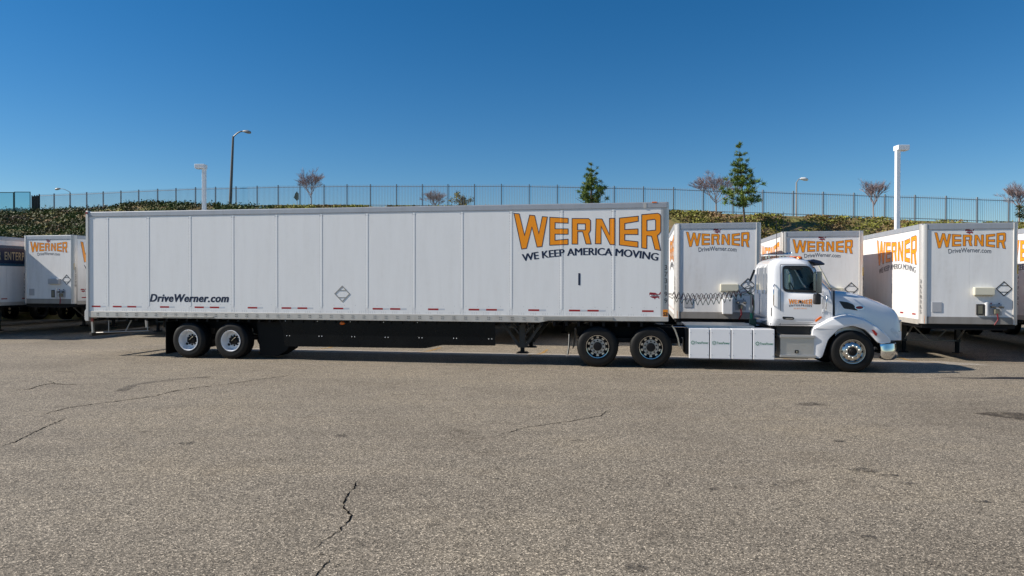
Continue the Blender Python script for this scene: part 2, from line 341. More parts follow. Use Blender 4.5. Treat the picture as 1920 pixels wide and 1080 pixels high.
def crack(path, wd):
    rnd = random.Random(int(abs(path[0][0])*1000)); P = []
    for i in range(len(path)-1):
        (x0, y0), (x1, y1) = path[i], path[i+1]; d = math.hypot(x1-x0, y1-y0); n = max(2, int(d/.045))
        for k in range(n):
            t = k/n; j = .0 if k == 0 else 1
            P.append((x0+(x1-x0)*t+rnd.gauss(0, .009)*j, y0+(y1-y0)*t+rnd.gauss(0, .016)*j))
    P.append(path[-1]); mb = MB(); n = len(P)
    for i, (x, y) in enumerate(P):
        a = P[max(0, i-1)]; b = P[min(n-1, i+1)]; dx, dy = b[0]-a[0], b[1]-a[1]; l = math.hypot(dx, dy)+1e-6
        h = wd*rnd.choice((.4, .6, .8, 1, 1.3, 1.6))*(min(1, i/6, (n-1-i)/6)+.08)
        mb.v += [(x-dy/l*h/2, y+dx/l*h/2, gz(x, y)+.004), (x+dy/l*h/2, y-dx/l*h/2, gz(x, y)+.004)]
    mb.f = [(2*i, 2*i+1, 2*i+3, 2*i+2) for i in range(n-1)]
    return mb.build('crack', 'crack_black', ground)
for path, wd in (([(-1.66, 7.38), (-1.63, 7.11), (-1.64, 6.88), (-1.62, 6.58), (-1.55, 6.36), (-1.46, 6.22), (-1.45, 6.06), (-1.48, 5.88), (-1.51, 5.68), (-1.56, 5.57), (-1.59, 5.42)], .017),
  ([(-1.39, 5.29), (-1.39, 5.18), (-1.41, 5.11), (-1.42, 4.98), (-1.41, 4.8)], .016), ([(-1.67, 5.46), (-1.63, 5.39), (-1.57, 5.41)], .008),
  ([(-6.59, 8.76), (-6.57, 9.02), (-6.71, 9.52), (-6.82, 10.01), (-6.9, 10.39), (-6.94, 10.68)], .019),
  ([(-7.45, 10.81), (-7.5, 11.07), (-7.46, 11.49), (-7.23, 11.83), (-6.92, 12.2), (-6.63, 12.65), (-6.54, 13.26), (-6.28, 13.72), (-5.95, 14.07), (-5.39, 14.98), (-4.9, 15.66)], .026),
  ([(-9.88, 13.29), (-9.5, 13.41), (-9.62, 13.89), (-9.56, 14.18), (-9.17, 14.03), (-8.87, 14.17)], .032),
  ([(1.61, 11.36), (1.43, 10.86), (1.07, 10.57), (0.64, 10.26), (0.23, 10.0), (0.0, 9.71), (-0.26, 9.41)], .013),
  ([(3.25, 10.39), (3.6, 10.47), (4.11, 10.51), (4.62, 10.54)], .011), ([(-1.57, 5.41), (-1.5, 5.33), (-1.44, 5.30), (-1.39, 5.29)], .009), ([(-1.66, 7.38), (-1.55, 7.5), (-1.5, 7.62)], .006), ([(-1.45, 6.06), (-1.36, 5.98), (-1.30, 5.99)], .006), ([(-1.59, 5.42), (-1.72, 5.40), (-1.84, 5.33)], .007), ([(-10.02, 14.64), (-9.64, 14.33), (-9.44, 14.1)], .015)):
    crack(path, wd*.74)
for i, (x, y, a, b) in enumerate(((4.0, 7.73, .16, .09), (4.17, 7.51, .11, .07), (4.21, 7.21, .09, .05), (-.17, 7.35, .05, .04), (2.07, 7.0, .055, .05), (2.99, 5.7, .06, .05), (5.25, 11.88, .3, .16), (4.39, 9.13, .1, .06),
        (4.57, 6.63, .11, .04), (.89, 9.15, .09, .07), (.93, 5.07, .09, .08), (1.65, 7.19, .03, .03), (2.77, 7.16, .035, .03), (4.71, 9.41, .06, .04), (-2.36, 9.4, .1, .1), (-4.29, 8.98, .1, .1), (-5.21, 9.65, .08, .06), (-1.96, 4.7, .14, .12))):
    rr = random.Random(i); flat_decal('oil_stain', 'oil_stain', [(x+a*math.cos(t*math.pi/9)*rr.uniform(.65, 1.2), y+b*math.sin(t*math.pi/9)*rr.uniform(.65, 1.2)) for t in range(18)])
def strip(name, m, pts, wd, lift=.008):
    l, r_ = [], []
    for i, p in enumerate(pts):
        a = pts[max(0, i-1)]; b = pts[min(len(pts)-1, i+1)]; dx, dy = b[0]-a[0], b[1]-a[1]; d = math.hypot(dx, dy)
        l.append((p[0]-dy/d*wd/2, p[1]+dx/d*wd/2)); r_.append((p[0]+dy/d*wd/2, p[1]-dx/d*wd/2))
    mb = MB(); n = len(pts); mb.v = [(x, y, gz(x, y)+lift) for x, y in l+r_]; mb.f = [(i, i+1, i+1+n, i+n) for i in range(n-1)]
    return mb.build(name, m, ground)
def lerp_pts(a, b, n): return [(a[0]+(b[0]-a[0])*i/n, a[1]+(b[1]-a[1])*i/n) for i in range(n+1)]
strip('tyre_mark', 'skid_dark', [(-7.56, 13.14), (-7.75, 13.94), (-7.58, 14.45), (-7.2, 14.9), (-6.7, 15.2)], .2)
strip('worn_line', 'line_pale', [W2(s_, -.74+.12*math.sin(s_*.3)) for s_ in range(-11, 9)], .10)
strip('worn_line', 'line_pale', [W2(s_, -.50+.06*math.sin(s_*.5+1)) for s_ in range(-10, 3)], .05)
flat_decal('shadow_streak', 'shadow_dark', [W2(5.75, -.50), W2(6.7, -.36), W2(7.4, -.12), W2(9.5, .05), W2(9.5, -.33), W2(7.6, -.42), W2(6.6, -.5)])  # thin cast shadow of unknown source, painted as a dark decal
flat_decal('earth_patch', 'earth_brown', [(7.5, 11.1), (7.9, 11.2), (8.6, 11.1), (9, 10.2), (8.3, 10.2), (7.9, 10.6)])
for s_ in (-11.4, -7.6, -3.8, .1, 3.6, 7.2): strip('bay_line', 'line_yellow', [W2(s_-.08+.03*q, q) for q in [2.3+.3*i for i in range(14)]], .11, .010)

# ---- hillside -------------------------------------------------------------
FENCE = [(-52.27, 75.54, 11.68), (-50.02, 74.65, 11.63), (-47.71, 73.78, 11.59), (-45.39, 72.92, 11.56), (-43.12, 72.08, 11.53), (-40.79, 71.26, 11.51), (-38.49, 70.45, 11.5), (-36.13, 69.66, 11.49), (-33.88, 68.89, 11.46), (-31.56, 68.14, 11.45), (-29.25, 67.41, 11.39), (-26.94, 66.7, 11.33), (-24.62, 66.0, 11.3), (-22.36, 65.33, 11.27), (-20.07, 64.67, 11.2), (-17.62, 64.03, 11.15), (-15.32, 63.42, 11.09), (-13.02, 62.82, 11.01), (-10.52, 62.25, 10.93), (-8.1, 61.69, 10.86), (-5.74, 61.16, 10.79), (-3.34, 60.65, 10.73), (-0.94, 60.15, 10.68), (1.49, 59.69, 10.58), (3.91, 59.24, 10.49), (6.3, 58.81, 10.38), (8.72, 58.41, 10.28), (11.15, 58.03, 10.18), (13.62, 57.67, 10.08), (16.03, 57.34, 9.94), (18.43, 57.03, 9.83), (20.82, 56.74, 9.74), (23.23, 56.48, 9.61), (25.59, 56.24, 9.52), (28.01, 56.02, 9.41), (30.44, 55.83, 9.27), (32.81, 55.67, 9.2), (35.24, 55.52, 9.11), (37.7, 55.41, 8.99), (40.2, 55.32, 8.91), (42.6, 55.25, 8.8), (45, 55.2, 8.7)]
FX = [f[0] for f in FENCE]; FH = 2.06
def fy(x): return float(np.interp(x, FX, [f[1] for f in FENCE])) if x > FX[0] else FENCE[0][1]-(FX[0]-x)*-.38
def fz(x): return float(np.interp(x, FX, [f[2] for f in FENCE]))-FH
def hz(x, y):
    yf = fy(x); toe = min(41, yf-15); t = (y-toe)/(yf-1.2-toe); top = fz(x)-.05
    if t <= 0: return -.5
    if t >= 1: return top
    z = -.3+(top+.3)*(t**.93)
    z += .75*math.exp(-((x+36)/8)**2)*math.exp(-((y-(yf-3))/1.7)**2)+.35*math.exp(-((x+54)/6)**2)*math.exp(-((y-(yf-3))/2)**2)
    z += (.22*math.sin(x*.9+y*.7)+.18*math.sin(x*1.7-y*1.1+2)+.16*math.sin(x*.37+1))*min(1, (1-t)*6, t*4)
    return z
mb = MB(); xs = [-160, -120, -90]+[-70+1.0*i for i in range(131)]+[80, 120, 160]; ts = [i/24 for i in range(25)]
for t in ts:
    for x in xs: yf = fy(x); toe = min(41, yf-15); y = toe+(yf+.6-toe)*t; mb.v.append((x, y, hz(x, y)))
for x in xs: mb.v.append((x, fy(x)+40, fz(x)-.4))
for x in xs: mb.v.append((x, fy(x)+300, fz(x)-12))
n = len(xs)
for j in range(26):
    for i in range(n-1): mb.f.append((j*n+i, j*n+i+1, (j+1)*n+i+1, (j+1)*n+i))
tag(mb.build('hillside', 'hill_soil', smooth=80), kind='structure')
def leaf_cloud(name, m, P, size, parent=None, spread=1.0, upbias=.5):
    """many small leaf faces at points P"""
    n = len(P); P = np.asarray(P); rng = np.random.default_rng(n)
    a = rng.normal(size=(n, 3)); a /= np.linalg.norm(a, axis=1)[:, None]
    nn = rng.normal(size=(n, 3))+np.array([0, 0, upbias*2]); b = np.cross(a, nn); b /= np.linalg.norm(b, axis=1)[:, None]
    s = (size*rng.uniform(.55, 1.35, n))[:, None]; a *= s; b *= s*.62
    V = np.stack([P-a, P+b*.9-a*.1, P+a, P-b*.9-a*.1], 1).reshape(-1, 3)
    me = bpy.data.meshes.new(name); me.vertices.add(n*4); me.loops.add(n*4); me.polygons.add(n)
    me.vertices.foreach_set('co', V.astype(np.float32).ravel()); me.loops.foreach_set('vertex_index', np.arange(n*4, dtype=np.int32)); me.polygons.foreach_set('loop_start', np.arange(0, n*4, 4, dtype=np.int32))
    me.update(calc_edges=True); me.validate(); return link(name, me, m, parent)
rng = np.random.default_rng(3); P = []
cx = np.concatenate([rng.uniform(-62, -20, 6000), rng.uniform(-23, 46, 7500)]); ct = np.concatenate([rng.uniform(.3, 1.0, 6000), rng.uniform(.62, 1.0, 7500)])
for x, t in zip(cx, ct):
    yf = fy(x); y = yf-24*(1-t)-.7; z = hz(x, y); k = 14; r_ = rng.uniform(.12, .42)
    if x > -24 and math.sin(x*.55+y*.9)+math.sin(x*1.3-y*.7+1)+.8*math.sin(x*.23+y*1.9)+rng.normal()*.5 < -.55: continue
    q = rng.normal(size=(k, 3))*np.array([r_, r_, r_*.5]); lowk = .22 if x > -24 else 1; P += [(x+a, y+b_, z+.03+abs(c)*lowk) for a, b_, c in q]
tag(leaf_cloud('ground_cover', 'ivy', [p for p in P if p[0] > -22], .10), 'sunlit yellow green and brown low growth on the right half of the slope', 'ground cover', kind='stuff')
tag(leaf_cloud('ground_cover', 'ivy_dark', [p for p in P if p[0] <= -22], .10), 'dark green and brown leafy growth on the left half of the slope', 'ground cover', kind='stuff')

# ---- fence ----------------------------------------------------------------
fence = empty('iron_fence', (FENCE[20][0], FENCE[20][1], FENCE[20][2]-FH)); fo = Vector(fence.location)
tag(fence, 'long grey picket fence of iron bars along the top of the slope', 'fence')
for i, (x, y, z) in enumerate(FENCE):
    MB().box(x-fo.x-.045, x-fo.x+.045, y-fo.y-.045, y-fo.y+.045, z-fo.z-FH-.3, z-fo.z+.05).build('post', 'fence_post_paint', fence)
    if i+1 < len(FENCE):
        a = Vector((x, y, z))-fo; b = Vector(FENCE[i+1])-fo
        for nm, dz in (('top_rail', -.16), ('bottom_rail', -1.86)):
            MB().tube([a+Vector((0, 0, dz)), b+Vector((0, 0, dz))], .026, 4).build(nm, 'fence_paint', fence)
        mb = MB()
        for k in range(1, 17):
            p = a.lerp(b, k/17); mb.tube([p+Vector((0, 0, -1.98)), p+Vector((0, 0, 0))], .0135, 4)
        tag(mb.build('picket_row', 'fence_paint', fence), kind='stuff')
# screen panels and short return at the left end
sp = empty('screen_fence', (-52.3, 72, 9.4)); tag(sp, 'teal tinted screen panels in a frame at the left end of the slope', 'fence')
for k, (x0, x1) in enumerate(((-56.9, -54.6), (-54.55, -52.5), (-52.45, -50.75))):
    zt = 11.42+.05*k
    MB().box(x0-sp.location.x+.05, x1-sp.location.x-.05, -.01, .01, -.1, zt-9.4-.07).build('screen_panel', 'screen_panel', sp)
    f = MB(); X0, X1 = x0-sp.location.x, x1-sp.location.x
    for a in ((X0, X0+.055), (X1-.055, X1)): f.box(a[0], a[1], -.035, .035, -.5, zt-9.4)
    f.box(X0+.055, X1-.055, -.033, .033, zt-9.4-.07, zt-9.4-.003); f.build('frame', 'sign_green', sp)
rf = empty('mesh_gate', (-51.0, 73.2, 9.4)); tag(rf, 'short dark slatted fence return between the screen panels and iron fence', 'fence')
a = Vector((.35, -1.1, 1.75)); b_ = Vector((-1.1, 2.2, 2.2))
for k in range(4):
    p = a.lerp(Vector((-1.22, 2.3, 2.25)), k/3); MB().box(p.x-.04, p.x+.04, p.y-.04, p.y+.04, -.6, p.z).build('post', 'steel_dark', rf)
mb = MB()
for k in range(34):
    p = a.lerp(Vector((-1.22, 2.3, 2.25)), k/33); mb.tube([(p.x, p.y, -.3), (p.x, p.y, p.z-.1)], .022, 4)
tag(mb.build('slat_row', 'steel_dark', rf), kind='stuff')

# ---- lamps ----------------------------------------------------------------
def box_lamp(x, y, zt, toward, label):
    r_ = empty('parking_lamp', (x, y, gz(x, y))); tag(r_, label, 'lamp post', 'white box lamps over the lot'); h = zt-gz(x, y)
    MB().prism([(-.10, -.10), (.10, -.10), (.10, .10), (-.10, .10)], 'z', 0, h-.24).build('pole', 'lamp_white', r_, bevel=.02)
    MB().box(-.3, .3, -.3, .3, -.02, .5).build('base', 'rail_grey', r_, bevel=.03)
    s = toward; hd = MB().box(min(-.11, s*.46), max(.11, s*.46), -.26, .20, h-.24, h).build('lamp_head', 'lamp_white', r_, bevel=.02)
    MB().box(min(s*.10, s*.44), max(s*.10, s*.44), -.22, .16, h-.256, h-.2405).build('lens', 'lamp_glass', hd)
    return r_
box_lamp(-18.02, 40, 8.95, -1, 'white square box lamp on a white pole behind the long trailer')
box_lamp(19.16, 34, 8.92, 1, 'tall white box lamp on a white pole behind the right trailers')
def cobra(x, y, zb, zt, dx, arm, m, label, r0=.11, hdm='pole_grey'):
    r_ = empty('street_lamp', (x, y, zb)); r_.rotation_euler.y = dx; tag(r_, label, 'street lamp', 'curved arm street lamps'); h = zt-zb
    MB().tube([(0, 0, 0), (0, 0, h*.5), (dx*.0, 0, h*.93)], [r0, r0*.85, r0*.65], 10).build('pole', m, r_, smooth=50)
    pts = [(0, 0, h*.92)]+[(arm*(t/6), 0, h*.92+(h*.08)*math.sin(t/6*math.pi*.55)) for t in range(1, 7)]
    MB().tube(pts, r0*.42, 6).build('arm', m, r_, smooth=50)
    e = pts[-1]; sg = 1 if arm > 0 else -1
    MB().tube([(e[0]-sg*.05, 0, e[2]), (e[0]+sg*.1, 0, e[2]+.02), (e[0]+sg*.4, 0, e[2]-.01), (e[0]+sg*.7, 0, e[2]-.07), (e[0]+sg*.78, 0, e[2]-.1)], [.05, .11, .17, .13, .03], 10).build('lamp_head', hdm, r_, smooth=60)
cobra(-27.4, 66.4, 9.3, 16.72, .045, .95, 'pole_dark', 'tall dark street lamp with a curved arm above the trailer roof', .15)
cobra(27.45, 66, 7.4, 12.1, 0, .35, 'pole_grey', 'grey street lamp beyond the fence, behind the truck cab', .1, 'lamp_white')
cobra(-64.7, 100, 9.5, 15.6, 0, -1.4, 'pole_grey', 'far street lamp beyond the left end of the iron fence', .09)
sg = empty('road_sign', (-21.7, 69, 8.2)); tag(sg, 'back of a dark green road sign behind the fence', 'road sign')
MB().tube([(0, 0, 0), (0, 0, 2.9)], .035, 6).build('post', 'pole_grey', sg)
MB().prism([(-.32, 2.35), (0, 2.03), (.18, 2.2), (.18, 2.75), (0, 3.0), (-.2, 2.75)], 'y', -.09, -.07).build('sign_plate', 'sign_green', sg)

# ---- trees ----------------------------------------------------------------
def bare_tree(name, x, y, zb, zt, spread, trunk, label, seed, levels=5, dense=4, vase=.5):
    rnd = random.Random(seed); r_ = empty(name, (x, y, zb)); tag(r_, label, 'tree', 'leafless trees by the fence'); H = zt-zb
    tr = MB(); tw = MB()
    th_ = trunk*H; tr.tube([(0, 0, -.4), (.02, 0, th_*.5), (0, .02, th_)], [.075, .06, .05], 6)
    tr.build('trunk', 'bark_pale', r_, smooth=60)
    def grow(p, d, l, r0, lv):
        q = p+d*l; mid = (p+q)/2+Vector((rnd.gauss(0, .05), rnd.gauss(0, .05), rnd.gauss(0, .03)))*l*1.5
        tw.tube([p, mid, q], [r0, r0*.8, r0*.62], 3 if lv > 1 else 5, cap=False)
        if lv >= levels: return
        for k in range(dense if lv < levels-1 else dense+5):
            t = rnd.uniform(.45, 1); s = p.lerp(q, t); ang = rnd.uniform(.25, .75); ax = Vector((rnd.gauss(0, 1), rnd.gauss(0, 1), rnd.gauss(0, .6))).normalized()
            nd = (d+ax*math.tan(ang)*.9+Vector((0, 0, .12))).normalized(); grow(s, nd, l*rnd.uniform(.55, .82), r0*.58, lv+1)
    for k in range(7):
        a = k*2*math.pi/7+rnd.uniform(-.3, .3); e = rnd.uniform(.25, 1.1)*vase
        d = Vector((math.cos(a)*e*spread, math.sin(a)*e*spread, 1)).normalized()
        grow(Vector((0, 0, th_*rnd.uniform(.8, 1))), d, H*(1-trunk)*.40, .030, 1)
    # scale crown to the height the tree has
    zs = max(v[2] for v in tw.v); k = (H-th_*.8)/(zs-th_*.8); tw.v = [(a*(.6+.4*k)*spread, b2*(.6+.4*k)*spread, th_*.8+(c-th_*.8)*k) for a, b2, c in tw.v]
    tw.build('crown', 'twigs', r_)
bare_tree('bare_tree', -20, 68, 8.6, 13.75, 1.0, .42, 'bare reddish tree behind the fence above the middle of the trailer', 3)
bare_tree('bare_tree', -7.4, 66, 8.4, 11.2, 1.05, .25, 'low bare shrub-like tree beside the yellow green bush', 5, dense=4)
bare_tree('bare_tree', 17.9, 60, 7.4, 12.15, 1.35, .42, 'wide bare brown tree behind the taller pine', 8, dense=4, vase=.75)
bare_tree('bare_tree', 30.4, 57.5, 6.7, 10.9, 1.15, .45, 'small sparse bare tree beside the right white lamp pole', 31, levels=4, dense=4, vase=.5)
bare_tree('bare_tree', 41.4, 55.8, 6.6, 10.4, 1.2, .42, 'bare tree at the right edge of the picture', 15, dense=4)
def bush(name, x, y, zb, rx, h, m, label, n, seed):
    rnd = np.random.default_rng(seed); r_ = empty(name, (x, y, zb)); tag(r_, label, 'bush')
    mb = MB()
    for k in range(6): a = k; mb.tube([(0, 0, -.1), (math.cos(a)*rx*.5, math.sin(a)*rx*.5, h*.7)], [.03, .012], 4)
    mb.build('stems', 'bark', r_); P = []
    for k in range(22):
        c = rnd.normal(size=3)*np.array([rx*.42, rx*.42, h*.2])+np.array([0, 0, h*.52]); P += list(c+rnd.normal(size=(n//22, 3))*.13)
    leaf_cloud('foliage', m, P, .075, r_)
bush('leafy_bush', -4.75, 64, 8.7, .95, 2.15, 'bush_leaves', 'yellow green leafy bush behind the fence', 1500, 1)
bush('leafy_bush', 41.2, 54.4, 6.5, 1.0, 2.1, 'dark_bush', 'dark brownish bush in front of the fence at the right edge', 2200, 2)
def pine(x, y, zb, zt, whorls, label, seed, lean=0):
    rnd = random.Random(seed); H = zt-zb; r_ = empty('pine_tree', (x, y, zb)); tag(r_, label, 'tree', 'young pines on the slope')
    tx = lambda z: lean*(z/H-1)*-1*0+lean*(1-z/H)
    MB().tube([(tx(z), 0, z) for z in [-.4]+[H*i/8 for i in range(1, 9)]], [.10]+[.095*(1-i/8.6) for i in range(1, 9)], 7).build('trunk', 'bark', r_, smooth=60)
    br = MB(); V = []; Fc = []
    def tuft(c, r0, k):
        for _ in range(k):
            d = Vector((rnd.gauss(0, 1), rnd.gauss(0, 1), rnd.gauss(.45, .8))).normalized(); s = c+Vector((rnd.gauss(0, 1), rnd.gauss(0, 1), rnd.gauss(0, .8)))*r0*.22; e = s+d*r0*rnd.uniform(.6, 1.1)
            sd = d.cross(Vector((rnd.gauss(0, 1), rnd.gauss(0, 1), rnd.gauss(0, 1)))).normalized()*r0*.075; i = len(V); V.extend([s-sd, s+sd, e]); Fc.append((i, i+1, i+2))
    for (t, rad, nb, sz) in whorls:
        z = H*t
        for k in range(nb):
            a = k*2*math.pi/nb+rnd.uniform(-.4, .4)+t*9; l = rad*rnd.uniform(.45, 1.2); up = rnd.uniform(.15, .5)*l; p0 = Vector((tx(z), 0, z))
            p1 = p0+Vector((math.cos(a)*l*.6, math.sin(a)*l*.6, up*.25)); p2 = p0+Vector((math.cos(a)*l, math.sin(a)*l, up))
            br.tube([p0, p1, p2], [.03, .02, .008], 4)
            for u in (.35, .6, .8, 1):
                if rad < .15 and u < 1: continue
                c = p0.lerp(p1, u/.6) if u <= .6 else p1.lerp(p2, (u-.6)/.4)
                if rnd.random() < .62: tuft(c+Vector((rnd.gauss(0, .1), rnd.gauss(0, .1), rnd.gauss(.05, .07)))*sz/.3, sz*.95, 46)
    tuft(Vector((0, 0, H-.15)), .24, 60)
    br.build('branches', 'bark', r_); me = bpy.data.meshes.new('needles'); me.from_pydata([tuple(v) for v in V], [], Fc); link('crown', me, 'pine_needles', r_)
pine(17.55, 53, 6.5, 12.75, [(.25, 1.35, 6, .40), (.31, 1.45, 7, .40), (.39, 1.35, 7, .38), (.50, 1.1, 6, .36), (.57, 1.1, 6, .36), (.65, 1.0, 6, .34), (.73, .7, 5, .3), (.80, .3, 4, .22), (.87, .42, 5, .2), (.97, .1, 4, .26), (.99, .12, 4, .26)], 'tall dark green pine between the white trailers and the fence', 4, .5)
pine(6.6, 57, 8.2, 12.05, [(.12, 1.1, 7, .36), (.22, 1.25, 8, .36), (.32, 1.15, 7, .35), (.42, .85, 6, .32), (.52, .75, 6, .32), (.62, .62, 6, .27), (.72, .6, 5, .25), (.82, .5, 4, .22), (.95, .1, 4, .24)], 'shorter pine rising over the roof of the long trailer', 9)

# ================================================================== WHEELS
def tyre_prof(Rr, rim, wd): return [(rim-.02, .05), (rim+.004, .012), (rim+.03, .0), (rim+.045, .003), (rim+.09, -.004), (Rr-.07, .0), (Rr-.035, .018), (Rr-.012, .04), (Rr, .06), (Rr, wd*.3), (Rr-.012, wd*.31), (Rr-.012, wd*.33), (Rr, wd*.34), (Rr, wd*.62), (Rr-.012, wd*.63), (Rr-.012, wd*.65), (Rr, wd*.66), (Rr, wd-.06), (Rr-.03, wd-.02), (Rr-.08, wd), (rim, wd-.01)]
def lugs(c, n, rad, r, h, y0, sgn=1):
    mb = MB()
    for k in range(n):
        t = 2*math.pi*(k+.5)/n; p = (c[0]+rad*math.cos(t), c[1]+y0*sgn, c[2]+rad*math.sin(t)); mb.lathe([(r, 0), (r*.95, -h), (r*.5, -h*1.25), (0.0005, -h*1.25)], p, 6, sgn)
    return mb
def wheel(parent, x, y, kind, Rr=.497, sgn=1, wd=.28, name='wheel', z=None):
    """y is the outer face; sgn -1 faces the far side"""
    c = (0, 0, 0); wh = empty(name, (x, y, Rr if z is None else z), 0, parent); rim = .287
    MB().lathe(tyre_prof(Rr, rim, wd), c, 56, sgn).build('tyre', 'rubber', wh, smooth=35)
    if kind == 'steer':
        MB().lathe([(rim+.006, .012), (rim, -.006), (rim-.012, -.004), (rim-.02, .03), (rim-.03, .05), (.235, .028), (.19, .0), (.165, -.012), (.12, -.012), (.105, -.012), (.09, .0), (.07, .0)], c, 48, sgn).build('rim', 'aluminium', wh, smooth=40)
        for k in range(10 if sgn > 0 else 0):
            t = 2*math.pi*k/10; a = .218; MB().lathe([(.026, .002), (.026, .012), (.0005, .013)], (a*math.cos(t), 0, a*math.sin(t)), 12, sgn).build('hand_hole', 'black_plastic', wh)
        lugs(c, 10, .142, .017, .03, -.012, sgn).build('lug_nuts', 'aluminium_ring', wh)
        MB().lathe([(.09, .01), (.088, -.045), (.075, -.06), (.05, -.062), (.045, -.085), (.0005, -.088)], c, 24, sgn).build('hub', 'black_steel', wh, smooth=40)
    elif kind == 'drive':
        MB().lathe([(rim+.006, .012), (rim, -.006), (rim-.012, -.004), (rim-.02, .02), (.262, .05), (.256, .12), (.24, .145), (.215, .15), (.2, .135), (.188, .115)], c, 48, sgn).build('rim', 'chrome', wh, smooth=40)
        MB().lathe([(.247, .128), (.244, .118), (.196, .108), (.192, .112)], c, 40, sgn).build('rim_well', 'black_steel', wh, smooth=40)
        for k in range(10 if sgn > 0 else 0):
            t = 2*math.pi*(k+.5)/10; a = .222; ca, sa = math.cos(t), math.sin(t); h = MB()
            h.add([(ca*(a-.022)-sa*.03, .11*sgn, sa*(a-.022)+ca*.03), (ca*(a-.022)+sa*.03, .11*sgn, sa*(a-.022)-ca*.03), (ca*(a+.024)+sa*.034, .108*sgn, sa*(a+.024)-ca*.034), (ca*(a+.024)-sa*.034, .108*sgn, sa*(a+.024)+ca*.034)], [(0, 1, 2, 3)])
            for i_ in range(4): h.v[i_] = (h.v[i_][0]*.93+.07*a*ca, h.v[i_][1]-.006*sgn, h.v[i_][2]*.93+.07*a*sa)
            h.build('rim_web', 'aluminium', wh)
        MB().lathe([(.19, .12), (.19, .09), (.185, .085), (.11, .085), (.105, .1)], c, 40, sgn).build('wheel_centre', 'aluminium_ring', wh, smooth=40)
        lugs(c, 10, .148, .019, .03, .086, sgn).build('lug_nuts', 'black_steel', wh)
        MB().lathe([(.108, .1), (.105, .02), (.095, .0), (.04, -.004), (.0005, -.004)], c, 28, sgn).build('hub', 'black_steel', wh, smooth=40)
    else:
        MB().lathe([(rim+.006, .012), (rim, -.006), (rim-.012, -.004), (rim-.018, .02), (.262, .06), (.258, .17), (.235, .2), (.18, .205), (.12, .2)], c, 48, sgn).build('rim', 'wheel_white', wh, smooth=40)
        lugs(c, 10, .142, .02, .035, .2, sgn).build('lug_nuts', 'black_steel', wh)
        MB().lathe([(.118, .21), (.112, .12), (.09, .1), (.075, .06), (.05, .05), (.0005, .05)], c, 24, sgn).build('hub', 'black_steel', wh, smooth=40)
        for t in (R(215), R(35)): MB().lathe([(.036, .185), (.036, .196), (.0005, .196)], (.205*math.cos(t), 0, .205*math.sin(t)), 14, sgn).build('hand_hole', 'black_plastic', wh)
        MB().tube([(0, .045*sgn, 0), (.09, .03*sgn, .07), (.13, .04*sgn, .10)], .008, 5).build('air_line', 'olive_steel', wh)
    return wh

# ================================================================== THE LONG TRAILER
LEN = 16.15; ROOF = 4.09
POSTS = [-1.354-1.284*k for k in range(12)]
tr = empty('semi_trailer', (OX, OY, 0), -THETA)
tag(tr, 'long white box trailer with orange lettering coupled behind the white truck', 'trailer')
# body: far wall, front, rear, roof, floor as closed box just inside the skin
MB().box(-LEN+.06, -.10, .025, WID-.02, 1.18, ROOF-.02).build('box_body', 'trailer_white', tr)
MB().box(-LEN+.02, -.02, .012, WID-.012, ROOF-.018, ROOF+.004).build('roof', 'rail_grey', tr)
MB().box(-.10, -.006, .14, WID-.14, 1.22, ROOF-.2).build('front_panel', 'trailer_white', tr, bevel=.01)
edges = [-.20]+POSTS+[-LEN+.075]
for a, b in zip(edges[:-1], edges[1:]):
    MB().box(b+.0015, a-.0015, 0, .022, 1.283, 3.945).build('side_panel', 'trailer_white', tr)
PW = .027
for x in POSTS:
    MB().box(x-PW, x+PW, -.0045, -.0005, 1.44, 3.93).build('side_post', 'post_white', tr, bevel=.002, seg=1)
mb = MB()
def rivet(x, z, y=-.012, r=.008): mb.lathe([(r, .001), (r*.8, -.0014), (.0004, -.002)], (x, y, z), 6)
for x in POSTS:
    for k in range(62):
        z = 1.46+k*.04
        for d in (-.042, .042): rivet(x+d, z, 0, .0075)
    for k in range(4):
        for d in (-.042, .042): rivet(x+d, 1.30+k*.035, 0, .008)
    for d in (-.05, -.02, .02, .05): rivet(x+d, 3.88, -.0045 if abs(d) < .027 else 0, .009)
for k in range(-160, -1):
    x = k*.1; rivet(x, 3.965, -.014, .008)
    if k % 3 == 0: rivet(x, 1.5, 0, .008)
for k in range(-52, -1):
    x = k*.305
    for dx in (-.06, 0, .06):
        for dz in (1.305, 1.335): rivet(x+dx, dz, 0, .007)
tag(mb.build('rivets', 'rivet_metal', tr), kind='stuff')
mb = MB()
for k in range(-52, -8):
    x = k*.305+.05
    for dx in (0, .045):
        for dz in (1.175, 1.225): mb.lathe([(.011, .002), (.009, -.007), (.0004, -.008)], (x+dx, -.016, dz), 6)
tag(mb.build('rail_bolts', 'steel_dark', tr), kind='stuff')
MB().box(-LEN+.075, -.05, -.014, .03, 3.946, ROOF-.004).build('top_rail', 'rail_grey', tr, bevel=.012)
MB().box(-.62, -.55, -.019, -.0141, 3.95, ROOF-.02).build('rail_joint', 'rail_aluminium', tr)
MB().prism([(-LEN+.075, 1.105), (-3.2, 1.105), (-2.95, 1.155), (-.02, 1.165), (-.02, 1.282), (-LEN+.075, 1.282)], 'y', -.016, .03).build('bottom_rail', 'rail_aluminium', tr, bevel=.006)
for x0, x1 in ((-13.75, -12.2), (-3.1, -1.35)): MB().box(x0, x1, -.034, -.0165, 1.125 if x0 < -5 else 1.17, 1.165 if x0 < -5 else 1.255).build('wear_plate', 'galvanised', tr, bevel=.006)
cor = arc(-.16, .16, .16, 270, 360, 8)
MB().prism([(-.20, .03), (-.20, 0)]+cor+[(-.03, .17), (-.16, .05)], 'z', 1.17, ROOF).build('corner_post', 'corner_aluminium', tr, smooth=40)
cor2 = [(x, WID-y) for x, y in cor]
